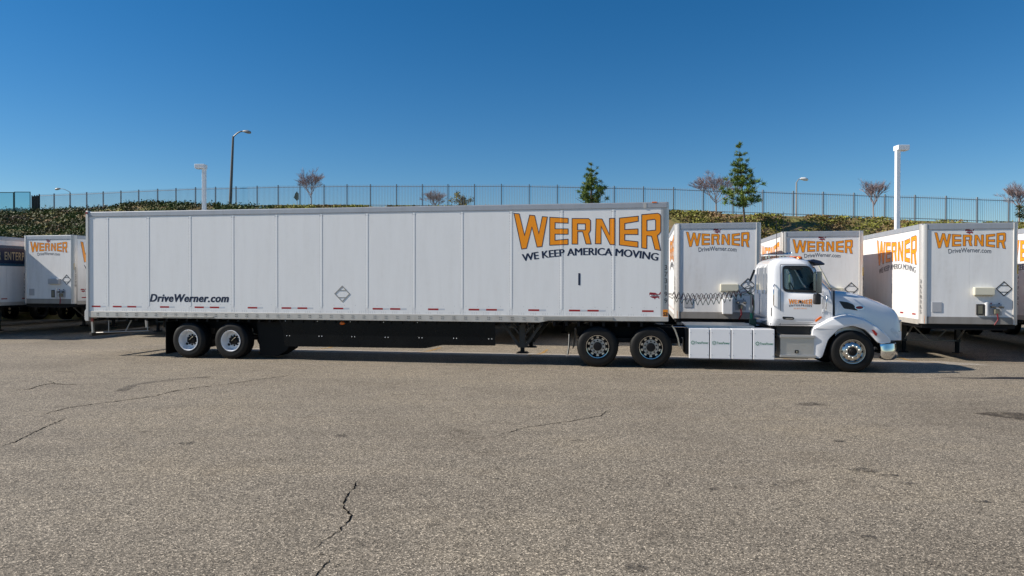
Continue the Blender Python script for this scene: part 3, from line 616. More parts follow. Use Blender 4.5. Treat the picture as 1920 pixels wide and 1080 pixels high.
MB().prism([(-.20, WID-.03), (-.20, WID)]+cor2+[(-.03, WID-.17), (-.16, WID-.05)], 'z', 1.17, ROOF).build('corner_post', 'corner_aluminium', tr, smooth=40)
rear = MB().prism([(-LEN, ROOF+.03), (-LEN+.08, ROOF+.03), (-LEN+.08, 1.0), (-LEN-.02, 1.0), (-LEN-.05, 1.06), (-LEN-.05, 1.28), (-LEN, 1.34)], 'y', -.03, .10).build('rear_post', 'corner_aluminium', tr, bevel=.008)
MB().prism([(-LEN, ROOF+.03), (-LEN+.08, ROOF+.03), (-LEN+.08, 1.0), (-LEN, 1.0)], 'y', WID-.10, WID+.03).build('rear_post', 'corner_aluminium', tr, bevel=.008)
for k, yy in enumerate((.105, WID/2+.01)): MB().box(-LEN, -LEN+.05, yy, yy+WID/2-.12, 1.06, ROOF).build('rear_door', 'trailer_white', tr, bevel=.01)
MB().lathe([(.03, 0), (.03, -.012), (.0005, -.014)], (-LEN+.04, -.031, ROOF-.03), 12).build('marker_lamp', 'red_lens', tr)
MB().box(-.42, -.3, -.022, -.0145, ROOF-.018, ROOF+.012).build('marker_lamp', 'amber_lens', tr, bevel=.004)
# tape
for x in (-15.85, -15.18, -14.72, -13.70, -12.64, -12.18, -11.05, -10.06, -9.60, -8.58, -7.48, -7.0, -5.97, -4.89, -4.43, -3.34, -2.31, -1.85, -.51):
    sticker('red_tape', rect(x-.14, x+.14, 1.393, 1.437), 'right', 'tape_red', tr, off=.0014)
    if x+.33 < -.21: sticker('silver_tape', rect(x+.145, x+.31, 1.395, 1.435), 'right', 'tape_silver', tr, off=.0014, bands=[(p-PW, p+PW) for p in POSTS if x < p < x+.4 and False])
BANDS = [(p-PW, p+PW) for p in POSTS]
big_letters(tr, 'right', -2.03, 3.40, 1.0, [b_ for b_ in BANDS if b_[0] > -4.1])
def slogan(parent, side, u0, v0, sc, bands=None, rise=.0045, m='navy_vinyl'):
    geo = text_geo('WE KEEP AMERICA MOVING', .262*sc, 0, .98, 0); us = [v[0] for v in geo[0]]; wd = max(us)-min(us); k = 3.34*sc/wd
    hw = 1.67*sc
    def wp(u, v):
        t = u/hw; return u+v*.14*t, v-.15*sc*t*t*(1 if True else 0)
    sticker('slogan', geo, side, m, parent, u0, v0, .0016, wp, bands, rise, k, .0095*sc)
slogan(tr, 'right', -1.94, 2.80, 1.0, [b_ for b_ in BANDS if b_[0] > -4.1])
geo = text_geo('DriveWerner.com', .30, .25, 1.08, .006); us = [v[0] for v in geo[0]]; k = 2.40/(max(us)-min(us))
sticker('web_address', geo, 'right', 'navy_vinyl', tr, -12.965, 1.565, .0016, bands=[b_ for b_ in BANDS if -14.3 < b_[0] < -11.6], sx=k, bold=.008)
sticker('upright_bar', rect(-2.22, -2.17, 2.05, 2.35), 'right', 'navy_vinyl', tr, off=.004)
us_map(tr, 'right', -.335, 1.80, .28)
diamond(tr, 'right', -8.47, 1.805, .205)
number_column(tr, 'right', '373199', -.075, 2.43, .163, .17, off=.024)
for ob in [c for c in tr.children if c.name.startswith('digit')]: ob.location.y = .06-.03     # sits on the rounded post
st = MB().box(-.145, -.03, -.002, .016, 1.235, 1.455).build('length_sticker', 'orange_sticker', tr)
sticker('sticker_lettering', text_geo('53', .125, 0, .82, .005), 'right', 'black_vinyl', st, -.088, 1.30, .0035)
# skirt
sk = empty('side_skirt', (0, 0, 0), 0, tr)
xs_ = [-10.35, -8.5, -6.4]
MB().prism([(-10.33, 1.10), (-10.22, .85), (-10.16, .37), (-8.502, .378), (-8.502, 1.10)], 'y', .10, .112).build('skirt_panel', 'skirt_black', sk)
MB().prism([(-8.50, .378), (-6.402, .385), (-6.402, 1.10), (-8.50, 1.10)], 'y', .10, .112).build('skirt_panel', 'skirt_black', sk)
MB().prism([(-6.40, .385), (-6.2, .39), (-5.75, .48), (-4.35, .49), (-4.35, 1.10), (-6.40, 1.10)], 'y', .10, .112).build('skirt_panel', 'skirt_black', sk)
mb = MB()
for k in range(7):
    x = -10.06+.93*k
    for dx in (-.04, .04): mb.lathe([(.013, 0), (.009, -.008), (.0005, -.009)], (x+dx, .099, .66), 8)
    if k < 5:
        for dx in (-.085, .085): mb.lathe([(.013, 0), (.009, -.008), (.0005, -.009)], (x+dx, .099, 1.06), 8)
mb.build('skirt_bolts', 'post_white', sk)
MB().lathe([(.075, .01), (.072, -.02), (.05, -.045), (.0005, -.052)], (0, 0, 0), 20).build('marker_lamp', 'amber_lens', sk, smooth=50)
for c in sk.children:
    if c.name.startswith('marker_lamp'): c.location = (-8.5, .085, 1.02); c.scale = (1, 1, .62)
# chassis: floor, cross members, bogie, landing gear, guard, flaps
MB().box(-LEN+.1, -.05, .05, WID-.05, 1.13, 1.19).build('floor', 'black_steel', tr)
mb = MB()
for k in range(50): x = -LEN+.3+k*.31; mb.box(x-.03, x+.03, .06, WID-.06, 1.02, 1.129)
tag(mb.build('cross_members', 'black_steel', tr), kind='stuff')
for yy in (.62, WID-.72): MB().box(-14.2, -9.6, yy, yy+.10, .80, 1.015).build('slider_rail', 'black_steel', tr)
for x in (-13.0, -11.72):
    MB().tube([(x, .1, .5), (x, WID-.1, .5)], .075, 10).build('axle', 'black_steel', tr)
    for yy in (.5, WID-.5): MB().box(x-.5, x+.35, yy-.05, yy+.05, .55, .8).build('suspension_arm', 'black_steel', tr)
    wheel(tr, x, .03, 'trailer', .5, 1, .42); wheel(tr, x, WID-.03, 'trailer', .5, -1, .42)
for yy in (.05, WID-.62): MB().box(-13.71, -13.695, yy, yy+.57, .10, 1.0).build('mud_flap', 'rubber_wall', tr)
mb = MB().prism(arc(-10.75, .62, .62, 100, 10, 8)+[(-10.0, .6)]+[(-10.2, .25)]+[(-10.5, .08), (-11.0, .10), (-11.1, 1.1)], 'y', .3, .9)
mb.build('black_tyre', 'rubber_wall', tr, smooth=40)  # black round tyre under the floor, simplified to a prism
gd = empty('rear_guard', (0, 0, 0), 0, tr)
MB().box(-LEN+.0, -LEN+.09, .08, WID-.08, .56, .655).build('guard_bar', 'steel_dark', gd, bevel=.01)
for yy in (.14, WID-.24): MB().prism([(-LEN+.03, .66), (-LEN+.08, .66), (-LEN+.06, 1.05), (-LEN+.0, 1.05)], 'y', yy, yy+.06).build('guard_upright', 'galvanised', gd)
for (x0, z0, x1, z1) in ((-15.55, .68, -15.55, 1.03), (-15.02, .70, -14.83, 1.03), (-14.32, .74, -14.32, 1.03), (-15.95, .66, -14.28, .74)):
    MB().tube([(x0, .12, z0), (x1, .12, z1)], .015, 6).build('guard_brace', 'galvanised', gd)
MB().box(-16.02, -15.96, .0, .03, .98, 1.08).build('marker_lamp', 'red_lens', tr)
lg = empty('landing_gear', (-3.70, .0, 0), 0, tr)
for yy in (.42, WID-.55):
    MB().box(-.075, .075, yy, yy+.13, .42, 1.12).build('leg', 'steel_dark', lg, bevel=.008)
    MB().box(-.05, .05, yy+.015, yy+.115, .30, .419).build('leg_foot_tube', 'black_steel', lg)
    MB().prism([(-.16, .27), (.16, .27), (.11, .31), (-.11, .31)], 'y', yy-.06, yy+.19).build('foot', 'black_steel', lg)
    for sx in (-1, 1): MB().prism([(sx*.07, .5), (sx*.07, .42), (sx*.10, .42), (sx*.56, 1.06), (sx*.5, 1.1)], 'y', yy+.02, yy+.06).build('brace', 'steel_dark', lg)
    for sx in (-1, 1): MB().prism([(sx*.075, .80), (sx*.075, .74), (sx*.30, 1.0), (sx*.28, 1.06)], 'y', yy+.03, yy+.07).build('brace', 'steel_dark', lg)
MB().tube([(0, .45, .85), (0, WID-.45, .85)], .03, 8).build('cross_shaft', 'steel_dark', lg)

# ================================================================== PARKED TRAILERS
def parked(x, y, top, yaw, number, label, kind='new', boxes=True, seed=0, visible=True):
    rz = math.atan2(-math.cos(yaw), -math.sin(yaw)); zg = top-4.11
    p = empty('parked_trailer', (x, y, zg), rz); tag(p, label, 'trailer', 'white box trailers parked side by side')
    skin = 'trailer_white_old'
    MB().box(-LEN, -.09, .02, WID-.02, 1.16, 4.08).build('box_body', skin, p)
    MB().box(-.0895, -.034, .165, WID-.165, 1.20, 4.0).build('front_backing', skin, p)
    MB().box(-LEN+.02, -.03, .03, WID-.03, 4.081, 4.112).build('roof', 'rail_grey', p)
    fp = MB().box(-.0335, -.03, .172, WID/2-.0015, 1.362, 3.928).build('front_panel', skin, p)
    MB().box(-.0335, -.03, WID/2+.0015, WID-.172, 1.362, 3.928).build('front_panel', skin, p)
    cor = arc(-.15, .15, .15, 270, 360, 8)
    MB().prism([(-.20, .03), (-.20, 0)]+cor+[(-.035, .171), (-.15, .05)], 'z', 1.15, 4.10).build('corner_post', 'corner_aluminium', p, smooth=40)
    MB().prism([(-.20, WID-.03), (-.20, WID)]+[(a, WID-b2) for a, b2 in cor]+[(-.035, WID-.171), (-.15, WID-.05)], 'z', 1.15, 4.10).build('corner_post', 'corner_aluminium', p, smooth=40)
    MB().box(-.06, -.012, .151, WID-.151, 3.93, 4.098).build('top_rail', 'rail_grey', p, bevel=.01)
    MB().box(-.06, -.014, .151, WID-.151, 1.15, 1.36).build('apron', 'apron_grey', p, bevel=.008)
    for yy, dy in ((-.012, 1), (WID+.012, -1)):
        a, b2 = sorted((yy, yy+dy*.03)); MB().box(-LEN+.05, -.201, a, b2, 3.95, 4.095).build('top_rail', 'rail_grey', p)
        MB().box(-LEN+.05, -.201, a, b2, 1.12, 1.27).build('bottom_rail', 'rail_aluminium', p)
    for k in range(8 if visible else 0):
        a = -.205-1.25*k
        for y0, y1 in ((.002, .0195), (WID-.0195, WID-.002)): MB().box(a-1.243, a, y0, y1, 1.272, 3.948).build('side_panel', skin, p)
    MB().box(-LEN+.1, -.1, .06, WID-.06, 1.02, 1.158).build('floor', 'black_steel', p)
    # chassis
    for yy in (.42, WID-.55):
        MB().box(-2.85, -2.70, yy, yy+.13, .42, 1.02).build('leg', 'steel_dark', p); MB().prism([(-2.93, 0-0.0), (-2.62, 0), (-2.68, .06), (-2.87, .06)], 'y', yy-.06, yy+.19).build('foot', 'black_steel', p)
        MB().box(-2.82, -2.73, yy+.015, yy+.115, .061, .419).build('leg_tube', 'black_steel', p)
    for yy in (.50, WID-.5):
        MB().tube([(-2.7, yy, .5), (-2.0, yy, 1.02)], .03, 5).build('brace', 'galvanised', p)
    MB().tube([(-2.72, .55, .45), (-2.72, WID-.55, .45)], .022, 6).build('cross_brace', 'galvanised', p)
    for sx in (-1, 1): MB().tube([(-2.66, WID/2+sx*.1, .46), (-2.66, WID/2+sx*.62, .98)], .02, 5).build('cross_brace', 'galvanised', p)
    MB().box(-.95, -.05, .3, WID-.3, .98, 1.019).build('coupler_plate', 'black_steel', p)
    for xx in (-13.0, -11.7):
        for y0, sg in ((.03, 1), (WID-.03, -1)):
            MB().lathe(tyre_prof(.5, .287, .42), (xx, y0, .5), 28, sg).build('wheel', 'rubber', p, smooth=35)
        MB().tube([(xx, .1, .5), (xx, WID-.1, .5)], .07, 6).build('axle', 'black_steel', p)
    for yy in (.1, WID-.7): MB().box(-13.7, -13.68, yy, yy+.6, .1, 1.02).build('mud_flap', 'rubber_wall', p)
    for yy in (.62, WID-.72): MB().box(-14.2, -9.6, yy, yy+.10, .80, 1.019).build('slider_rail', 'black_steel', p)
    if not visible: return p
    if kind == 'new':
        big_letters(p, 'right', -2.15, 3.38, .98, line=.016); slogan(p, 'right', -2.06, 2.80, .97, m='grey_vinyl')
        big_letters(p, 'left', 2.15, 3.38, .98); slogan(p, 'left', 2.2, 2.80, .97, m='navy_vinyl')
    else:
        for v0, v1, mm in ((2.95, 3.62, 'band_blue'), (3.621, 3.74, 'band_teal'), (2.84, 2.949, 'band_teal')): sticker('side_band', rect(-.4, 15.5, v0, v1), 'left', mm, p, off=.003)
        g_ = text_geo('WERNER', .5, 0, 1.1, .006); us = [v[0] for v in g_[0]]; sticker('band_lettering', g_, 'left', 'lettering_gold', p, 1.98, 3.11, .006, sx=.95/(max(us)-min(us)))
        g_ = text_geo('ENTERPRISES', .5, 0, 1.1, .006); us = [v[0] for v in g_[0]]; sticker('band_lettering', g_, 'left', 'lettering_gold', p, 3.42, 3.11, .006, sx=1.6/(max(us)-min(us)))
    F = lambda v: v
    for o in big_letters(p, 'front', WID/2, 3.605, .515): o.location.x = -.0302
    g_ = text_geo('DriveWerner.com', .19, 0, 1.02, .003); us = [v[0] for v in g_[0]]; kk = 1.12/(max(us)-min(us))
    def wp(u, v): t = u/.56; return u+v*.1*t, v-.035*t*t
    sticker('web_address', g_, 'front', 'grey_vinyl', p, WID/2, 3.255, -.0285, wp, sx=kk)
    us_map(p, 'front', WID/2, 3.862, .24)
    for o in [c for c in p.children if c.name.startswith('map_emblem')]: o.location.x = -.0302
    number_column(p, 'right', number, -.075, 2.35, .15, .16, off=.004)
    for o in [c for c in p.children if c.name.startswith('digit')]: o.location.y = .010
    number_column(p, 'left', number, .09, 2.62, .15, .16, off=.004)
    # service gear on the front
    d = diamond(p, 'front', 2.20, 2.19, .205, 'steel_dark'); d.location.x = -.03
    cb = MB().box(-.029, .11, 1.38, 1.92, 2.0, 2.23).build('junction_box', 'cream_plastic' if seed != 2 else 'grey_box', p, bevel=.02)
    mb = MB()
    for k in range(7): mb.box(.0, .03, 1.40+.075*k, 1.44+.075*k, 1.97, 1.9995)
    mb.build('mounting_tabs', 'cream_plastic', cb)
    pb = MB().box(-.029, .03, 1.47, 1.68, 1.42, 1.74).build('document_pouch', 'steel_dark', p, bevel=.01); MB().box(.031, .036, 1.51, 1.62, 1.46, 1.70).build('pouch_lid', 'olive_steel', pb)
    if seed == 1: MB().box(-.029, .16, 1.44, 1.74, 1.30, 1.78).build('control_box', 'white_box', p, bevel=.02)
    MB().box(-.029, .07, 1.70, 1.75, 1.40, 1.80).build('cable_guard', 'white_box', p, bevel=.006)
    MB().box(-.029, -.015, .30, .56, 1.50, 1.79).build('info_plate', 'grey_box', p, bevel=.004)
    gp = MB().box(-.029, -.008, 1.83, 2.14, 1.42, 1.74).build('coupling_plate', 'grey_box', p, bevel=.004)
    MB().box(-.007, .10, 1.92, 2.04, 1.46, 1.60).build('socket_box', 'olive_steel', gp, bevel=.01)
    for yy, mm in ((1.87, 'map_red'), (2.08, 'band_blue')): MB().tube([(-.01, yy, 1.66), (.09, yy, 1.66), (.12, yy+.06, 1.65)], .028, 8).build('hose_coupling', 'steel_dark', gp); MB().lathe([(.02, 0), (.02, -.02), (.0004, -.02)], (-.007, yy, 1.76), 8, 1).build('coupling_tag', mm, gp)
    MB().tube([(.09, 1.98, 1.47), (.10, 2.0, 1.3), (.05, 1.93, 1.14)], .022, 6).build('cable', 'hose_red', gp)
    for v0 in (2.62,):
        ys = sticker('yellow_label', rect(2.475, 2.575, v0, v0+.28), 'front', 'yellow_sticker', p, off=-.04); ys.location.x = -.005
    for o, y0, a in ((sticker('orange_label', rect(-.06, .06, -.11, .11), 'front', 'orange_sticker', p), WID-.06, .8), (sticker('orange_label', rect(-.06, .06, -.11, .11), 'front', 'orange_sticker', p), .06, -.8)):
        o.location = (-.052, y0, 1.27); o.rotation_euler = (0, 0, a)
        t = sticker('label_lettering', text_geo('53', .13, 0, .85, .005), 'front', 'black_vinyl', o, 0, -.045, .006)
    for x in (-.55, -1.55, -2.6, -3.6, -4.7, -5.8): sticker('red_tape', rect(x-.14, x+.14, 1.39, 1.435), 'right', 'tape_red', p, off=.003); sticker('red_tape', rect(-x-.14, -x+.14, 1.39, 1.435), 'left', 'tape_red', p, off=.003)
    sticker('upright_bar', rect(-2.45, -2.41, 2.0, 2.32), 'right', 'grey_vinyl', p, off=.003)
    us_map(p, 'left', .5, 1.72, .28)
    return p
PY = R(11.0)
parked(5.06, 21.3, 3.957, PY, '358366', 'white parked trailer just behind the truck cab with a cream box on its front', seed=1)
parked(9.07, 23.0, 3.834, PY, '362041', 'white parked trailer seen over the truck hood, set back from its neighbours')
parked(12.11, 20.2, 3.871, PY, '3658365', 'white parked trailer right of the truck with grey corner and full lettering on side')
parked(16.15, 19.5, 3.90, PY, '361127', 'white parked trailer cut off by the right edge of the picture')
parked(-21.35, 29.8, 4.11, PY, '372779', 'white parked trailer left of the long trailer with a diagonal shadow on its front', seed=2)
parked(-25.1, 27.6, 4.05, PY, '371540', 'parked trailer with a blue band and gold lettering at the left edge', kind='old')
for k, (x, y) in enumerate(((-17.1, 28.4), (-13.2, 27.4), (-9.3, 26.6), (-5.4, 25.8), (-1.9, 25.2), (1.35, 28.0))):
    parked(x, y, 3.95, PY, '', 'dark underside and legs of a parked trailer otherwise hidden behind the long trailer', visible=False)
for k, (x, y) in enumerate(((-29.0, 29.2), (-32.9, 29.9), (-36.8, 30.6), (-40.7, 31.4), (-44.6, 32.1))):
    parked(x, y, 3.95, PY, '', 'dark legs of a trailer parked beyond the left edge, seen below its neighbours', visible=False)
for k, (x, y) in enumerate(((20.1, 19.4), (24.0, 18.7), (27.9, 18.0))):
    parked(x, y, 3.9, PY, '', 'dark legs of a trailer parked beyond the right edge, seen below its neighbours', visible=False)

# ================================================================== THE TRUCK
tk = empty('truck_tractor', (OX, OY, 0), -THETA)
tag(tk, 'white short-hood day cab truck tractor with white battery boxes pulling the long trailer', 'truck')
CY = WID/2
def spline(xs, ys): return lambda t: float(np.interp(t, xs, ys))
# ---- cab shell: horizontal slices, columns run round the cab ----------------
ZL = [1.08, 1.28, 1.6, 1.93, 2.12, 2.32, 2.50, 2.58, 2.65, 2.705, 2.74, 2.76]
HW = spline([1.08, 1.28, 1.93, 2.5, 2.58, 2.65, 2.705, 2.74, 2.76], [1.09, 1.10, 1.10, 1.035, 1.01, .97, .88, .72, .45])
XR = spline([1.08, 2.3, 2.5, 2.58, 2.65, 2.705, 2.74, 2.76], [2.39, 2.385, 2.395, 2.42, 2.47, 2.55, 2.68, 2.8])
XF = spline([1.08, 1.93, 2.12, 2.32, 2.5, 2.58, 2.65, 2.705, 2.74, 2.76], [3.87, 3.87, 3.75, 3.645, 3.54, 3.49, 3.41, 3.29, 3.14, 3.0])
XW = spline([1.08, 1.93, 2.12, 2.32, 2.5, 2.58, 2.76], [3.44, 3.44, 3.43, 3.38, 3.27, 3.2, 2.95])
def cols(z):
    hw, xr, xf, xw = HW(z), XR(z), XF(z), XW(z); rr = .17; rf = .03 if z < 1.9 else (.12 if z < 2 else .29); c = []
    # near side, rear corner to front; y measured from centre (negative = near)
    for k in range(5): t = R(90*k/4); c.append((xr+rr-rr*math.cos(t), -(hw-rr+rr*math.sin(t))))
    c += [(max(xr+rr+.02, 2.63), -hw), (max(xr+rr+.06, 2.715), -hw), (max(xr+rr+.1, 3.0), -hw), (xw, -hw), (max(xw+.02, xf-rf-.02), -hw*.99)]
    for k in range(1, 4): t = R(90*k/4); c.append((xf-rf*.9+rf*.9*math.sin(t)-.06, -(hw-rf+rf*math.cos(t))*.99))
    for f in (.72, .5, .25): c.append((xf-.05*f*f-.012, -hw*f))
    full = c+[(xf, 0)]+[(a, -b) for a, b in reversed(c)]
    # rear wall, far to near
    for f in (.62, .36, .30, 0, -.30, -.36, -.62): full.append((xr, hw*f))
    return full
rows = [cols(z) for z in ZL]; NC = len(rows[0]); nh = 16
V = []; 
for z, row in zip(ZL, rows): V += [(x, CY+y, z+(0 if z < 2.6 else 0)) for x, y in row]
top = len(V); V.append((2.95, CY, 2.765))
solid, glassF = [], {}
names = {}
for i in range(len(ZL)-1):
    for j in range(NC):
        q = (i*NC+j, i*NC+(j+1) % NC, (i+1)*NC+(j+1) % NC, (i+1)*NC+j); z0, z1 = ZL[i], ZL[i+1]; key = None
        jj = j
        if z0 >= 1.93 and z1 <= 2.5:
            if 6 <= j < 8: key = 'door_window'
            elif j in (2*nh-8, 2*nh-7): key = 'far_window'
            elif 11 <= j < 2*nh-11: key = 'windshield'
            elif j >= 2*nh+1 and (j-2*nh-1) in (0, 2, 3, 5): key = 'rear_window_%d' % (j-2*nh-1 if j-2*nh-1 in (0, 5) else 2)
        (glassF.setdefault(key, []) if key else solid).append(q)
for j in range(NC): solid.append(((len(ZL)-1)*NC+j, (len(ZL)-1)*NC+(j+1) % NC, top))
mb = MB(); mb.v = V; mb.f = solid; cab = mb.build('cab', 'paint_white', tk, smooth=42)
so = cab.modifiers.new('thick', 'SOLIDIFY'); so.thickness = .03; so.offset = -1
for key, fs in glassF.items():
    used = sorted({i for f in fs for i in f}); mp = {a: b for b, a in enumerate(used)}; mb = MB(); mb.v = [V[i] for i in used]; mb.f = [tuple(mp[i] for i in f) for f in fs]
    nm = 'windshield' if key == 'windshield' else 'window_glass'
    mb.build(nm, 'cab_glass', tk, smooth=60)
# interior
MB().box(2.42, 3.8, CY-1.03, CY+1.03, 1.10, 1.14).build('cab_floor', 'interior_dark', tk)
MB().prism([(3.42, 1.15), (3.8, 1.15), (3.8, 1.93), (3.62, 1.99), (3.42, 1.9)], 'y', CY-1.0, CY+1.0).build('dashboard', 'interior_dark', tk, bevel=.03)
for yy in (CY-.85, CY+.35):
    st = MB().box(2.62, 3.1, yy, yy+.5, 1.4, 1.58).build('seat', 'interior_dark', tk, bevel=.05)
    MB().prism([(2.5, 1.5), (2.64, 1.5), (2.60, 2.15), (2.48, 2.15)], 'y', yy+.03, yy+.47).build('seat_back', 'interior_dark', st, bevel=.04)
MB().tube([(3.28+.1*math.sin(t*math.pi/8)*-.6, CY+.6+.2*math.cos(t*math.pi/8), 1.95+.17*math.sin(t*math.pi/8)) for t in range(17)], .014, 6).build('steering_wheel', 'interior_dark', tk)
MB().box(2.5, 3.45, CY-.9, CY+.9, 2.56, 2.60).build('headliner', 'interior_dark', tk)
NS = CY-1.10                                # y of the near cab side
# window surround (rounded gasket)
def rounded(pts, rad, n=5):
    out = []; m_ = len(pts)
    for i in range(m_):
        p0, p1, p2 = Vector(pts[i-1]), Vector(pts[i]), Vector(pts[(i+1) % m_]); a = (p0-p1).normalized(); b = (p2-p1).normalized(); r_ = min(rad, (p0-p1).length*.45, (p2-p1).length*.45)
        s, e = p1+a*r_, p1+b*r_
        for k in range(n+1): t = k/n; out.append(tuple(s*(1-t)**2+p1*2*t*(1-t)+e*t*t))
    return out
def ysurf(x, z): return CY-HW(z)
def ring_mesh(outer, inner, yf, thick, name, m, parent):
    pts, tri = ring_poly([outer, inner]); n = len(pts)
    vs = [(u, yf(u, v)-thick, v) for u, v in pts]+[(u, yf(u, v)+.004, v) for u, v in pts]; fs = [tuple(t) for t in tri]+[tuple(i+n for i in t) for t in tri]
    k = 0
    for r_ in (outer, inner):
        q = len(r_); fs += [(k+i, k+(i+1) % q, k+(i+1) % q+n, k+i+n) for i in range(q)]; k += q
    mb = MB(); mb.add(vs, fs); return mb.build(name, m, parent)
win_o = rounded([(2.69, 1.905), (3.475, 1.875), (3.43, 2.30), (3.30, 2.535), (2.69, 2.535)], .10)
win_i = rounded([(2.725, 1.965), (3.435, 1.935), (3.395, 2.29), (3.265, 2.495), (2.725, 2.495)], .09)
door = empty('door', (0, 0, 0), 0, tk)
ring_mesh(win_o, win_i, ysurf, .008, 'window_gasket', 'black_plastic', door)
MB().add([(2.72, ysurf(0, 2.47)-.009, 2.47), (2.98, ysurf(0, 2.47)-.012, 2.46), (3.05, ysurf(0, 2.47)-.03, 2.475), (3.04, ysurf(0, 2.53)-.03, 2.52), (2.9, ysurf(0, 2.53)-.012, 2.525)], [(0, 1, 2, 3, 4)]).build('window_latch_shade', 'black_plastic', door)
lp = MB().prism(rounded([(2.86, 2.44), (3.05, 2.43), (3.16, 2.455), (3.10, 2.50), (2.95, 2.53), (2.88, 2.52)], .03), 'y', NS+.03, NS+.09).build('look_down_mirror', 'black_plastic', door, bevel=.01)
# door seams as narrow dark grooves standing 1.5 mm proud
def line_on_side(pts, wd, name, m, parent, off=.0015):
    mb = MB(); n = len(pts); L_, R_ = [], []
    for i, p in enumerate(pts):
        a = pts[max(0, i-1)]; b = pts[min(n-1, i+1)]; dx, dz = b[0]-a[0], b[1]-a[1]; d = math.hypot(dx, dz)
        L_.append((p[0]-dz/d*wd/2, p[1]+dx/d*wd/2)); R_.append((p[0]+dz/d*wd/2, p[1]-dx/d*wd/2))
    mb.v = [(x, ysurf(x, z)-off, z) for x, z in L_+R_]; mb.f = [(i, i+1, i+1+n, i+n) for i in range(n-1)]; return mb.build(name, m, parent)
line_on_side([(2.635, 1.09), (2.635, 1.5), (2.635, 1.93), (2.635, 2.2), (2.635, 2.5), (2.65, 2.56)], .012, 'door_seam', 'seam_grey', door)
line_on_side([(2.65, 2.563), (3.1, 2.565), (3.25, 2.55)], .012, 'door_seam', 'seam_grey', door)
line_on_side([(3.60, 1.93), (3.60, 1.45), (3.57, 1.30), (3.50, 1.21)], .012, 'door_seam', 'seam_grey', door)
line_on_side([(2.41+.15, 1.235), (2.63, 1.235)], .006, 'door_seam', 'seam_grey', door)
line_on_side([(2.98, 1.20), (3.42, 1.195), (3.52, 1.23), (3.575, 1.33), (3.585, 1.6)], .022, 'door_crease', 'battery_white', door, .008)
MB().prism(rounded([(2.685, 1.305), (2.93, 1.295), (2.955, 1.26), (2.93, 1.225), (2.70, 1.235), (2.68, 1.27)], .03), 'y', NS-.004, NS+.01).build('handle_recess', 'black_plastic', door)
MB().box(2.75, 2.92, NS-.022, NS-.0045, 1.243, 1.268).build('handle', 'chrome', door, bevel=.006)
MB().prism([(3.43, 1.185), (3.455, 1.185), (3.575, 1.285), (3.57, 1.315), (3.54, 1.315), (3.43, 1.225)], 'y', NS-.014, NS+.01).build('side_marker', 'amber_lens', tk, bevel=.004)
MB().box(2.425, 2.47, NS+.045, NS+.09, 1.30, 1.52).build('grab_recess', 'black_plastic', tk, bevel=.01)
# door lettering
def on_door(name, geo, m, u0, v0, sx=1, off=.003, warp=None):
    vs = []
    for u, v in geo[0]:
        u *= sx
        if warp: u, v = warp(u, v)
        vs.append((u+u0, ysurf(u+u0, v+v0)-off, v+v0))
    me = bpy.data.meshes.new(name); me.from_pydata(vs, [], geo[1]); return link(name, me, m, door)
for l in LET:
    rs = [[(u*.146, v*.146) for u, v in r] for r in l]; o = on_door('letter', ring_poly(rs), 'orange_vinyl', 3.085, 1.665)
geo = text_geo('ENTERPRISES', .062, 0, 1.5, .002); us = [v[0] for v in geo[0]]; kk = .51/(max(us)-min(us))
on_door('door_lettering', geo, 'navy_vinyl', 3.09, 1.555, kk, warp=lambda u, v: (u, v-.014*(u/.25)**2))
geo = text_geo('ELECTRIC', .04, 0, 1.6, .001); us = [v[0] for v in geo[0]]; kk = .29/(max(us)-min(us)); on_door('door_lettering', geo, 'orange_vinyl', 3.085, 1.49, kk)
MB().lathe([(.028, 0), (.026, -.01), (.0005, -.012)], (3.085, NS-.001, 1.665), 16).build('door_lock', 'steel_dark', door, smooth=50)
# rear wall details
for yy in (NS+.35, NS+1.25):
    MB().box(2.376, 2.386, yy, yy+.65, 1.30, 1.84).build('rear_wall_panel', 'battery_white', tk, bevel=.006)
# visor, roof lamps, horns, antennas
MB().prism([(3.33, 2.66), (3.42, 2.69), (3.58, 2.65), (3.68, 2.575), (3.66, 2.545), (3.55, 2.575), (3.44, 2.60)], 'y', CY-.96, CY+.96).build('sun_visor', 'band_blue', tk, smooth=50, bevel=.01)
for yy in (CY-.8, CY-.35, CY, CY+.35, CY+.8):
    MB().lathe([(.075, 0), (.07, .03), (.045, .055), (.0005, .062)], (3.13, yy, 2.70+.035*(1-abs(yy-CY))), 16, 1, 'z').build('roof_lamp', 'amber_lens', tk, smooth=50)
MB().box(3.0, 3.2, CY-.78, CY-.6, 2.695, 2.745).build('roof_sensor', 'band_blue', tk, bevel=.012)
for yy in (CY-.15, CY+.22):
    hn = MB().tube([(2.42, yy, 2.83), (2.75, yy, 2.83), (2.98, yy, 2.835), (3.06, yy, 2.845), (3.09, yy, 2.85)], [.02, .018, .022, .045, .065], 12, cap=False).build('air_horn', 'chrome', tk, smooth=50)
    for xx in (2.55, 2.9): MB().box(xx-.015, xx+.015, yy-.015, yy+.015, 2.74, 2.815).build('bracket', 'chrome', hn)
for xx, yy, zt in ((3.06, CY+.62, 4.0), (2.72, CY-.2, 3.7)): MB().tube([(xx, yy, 2.7), (xx+.005, yy, 3.2), (xx, yy, zt)], [.011, .008, .006], 5).build('whip_antenna', 'black_plastic', tk)
# windshield post trim and wiper
MB().tube([(3.53, NS+.13, 2.53), (3.66, NS+.11, 2.28), (3.80, NS+.12, 1.99)], .022, 6).build('windshield_trim', 'cream_plastic', tk)
MB().tube([(3.80, NS+.16, 1.955), (3.9, NS+.35, 1.97), (3.84, NS+.8, 2.02)], .012, 5).build('wiper', 'black_plastic', tk)
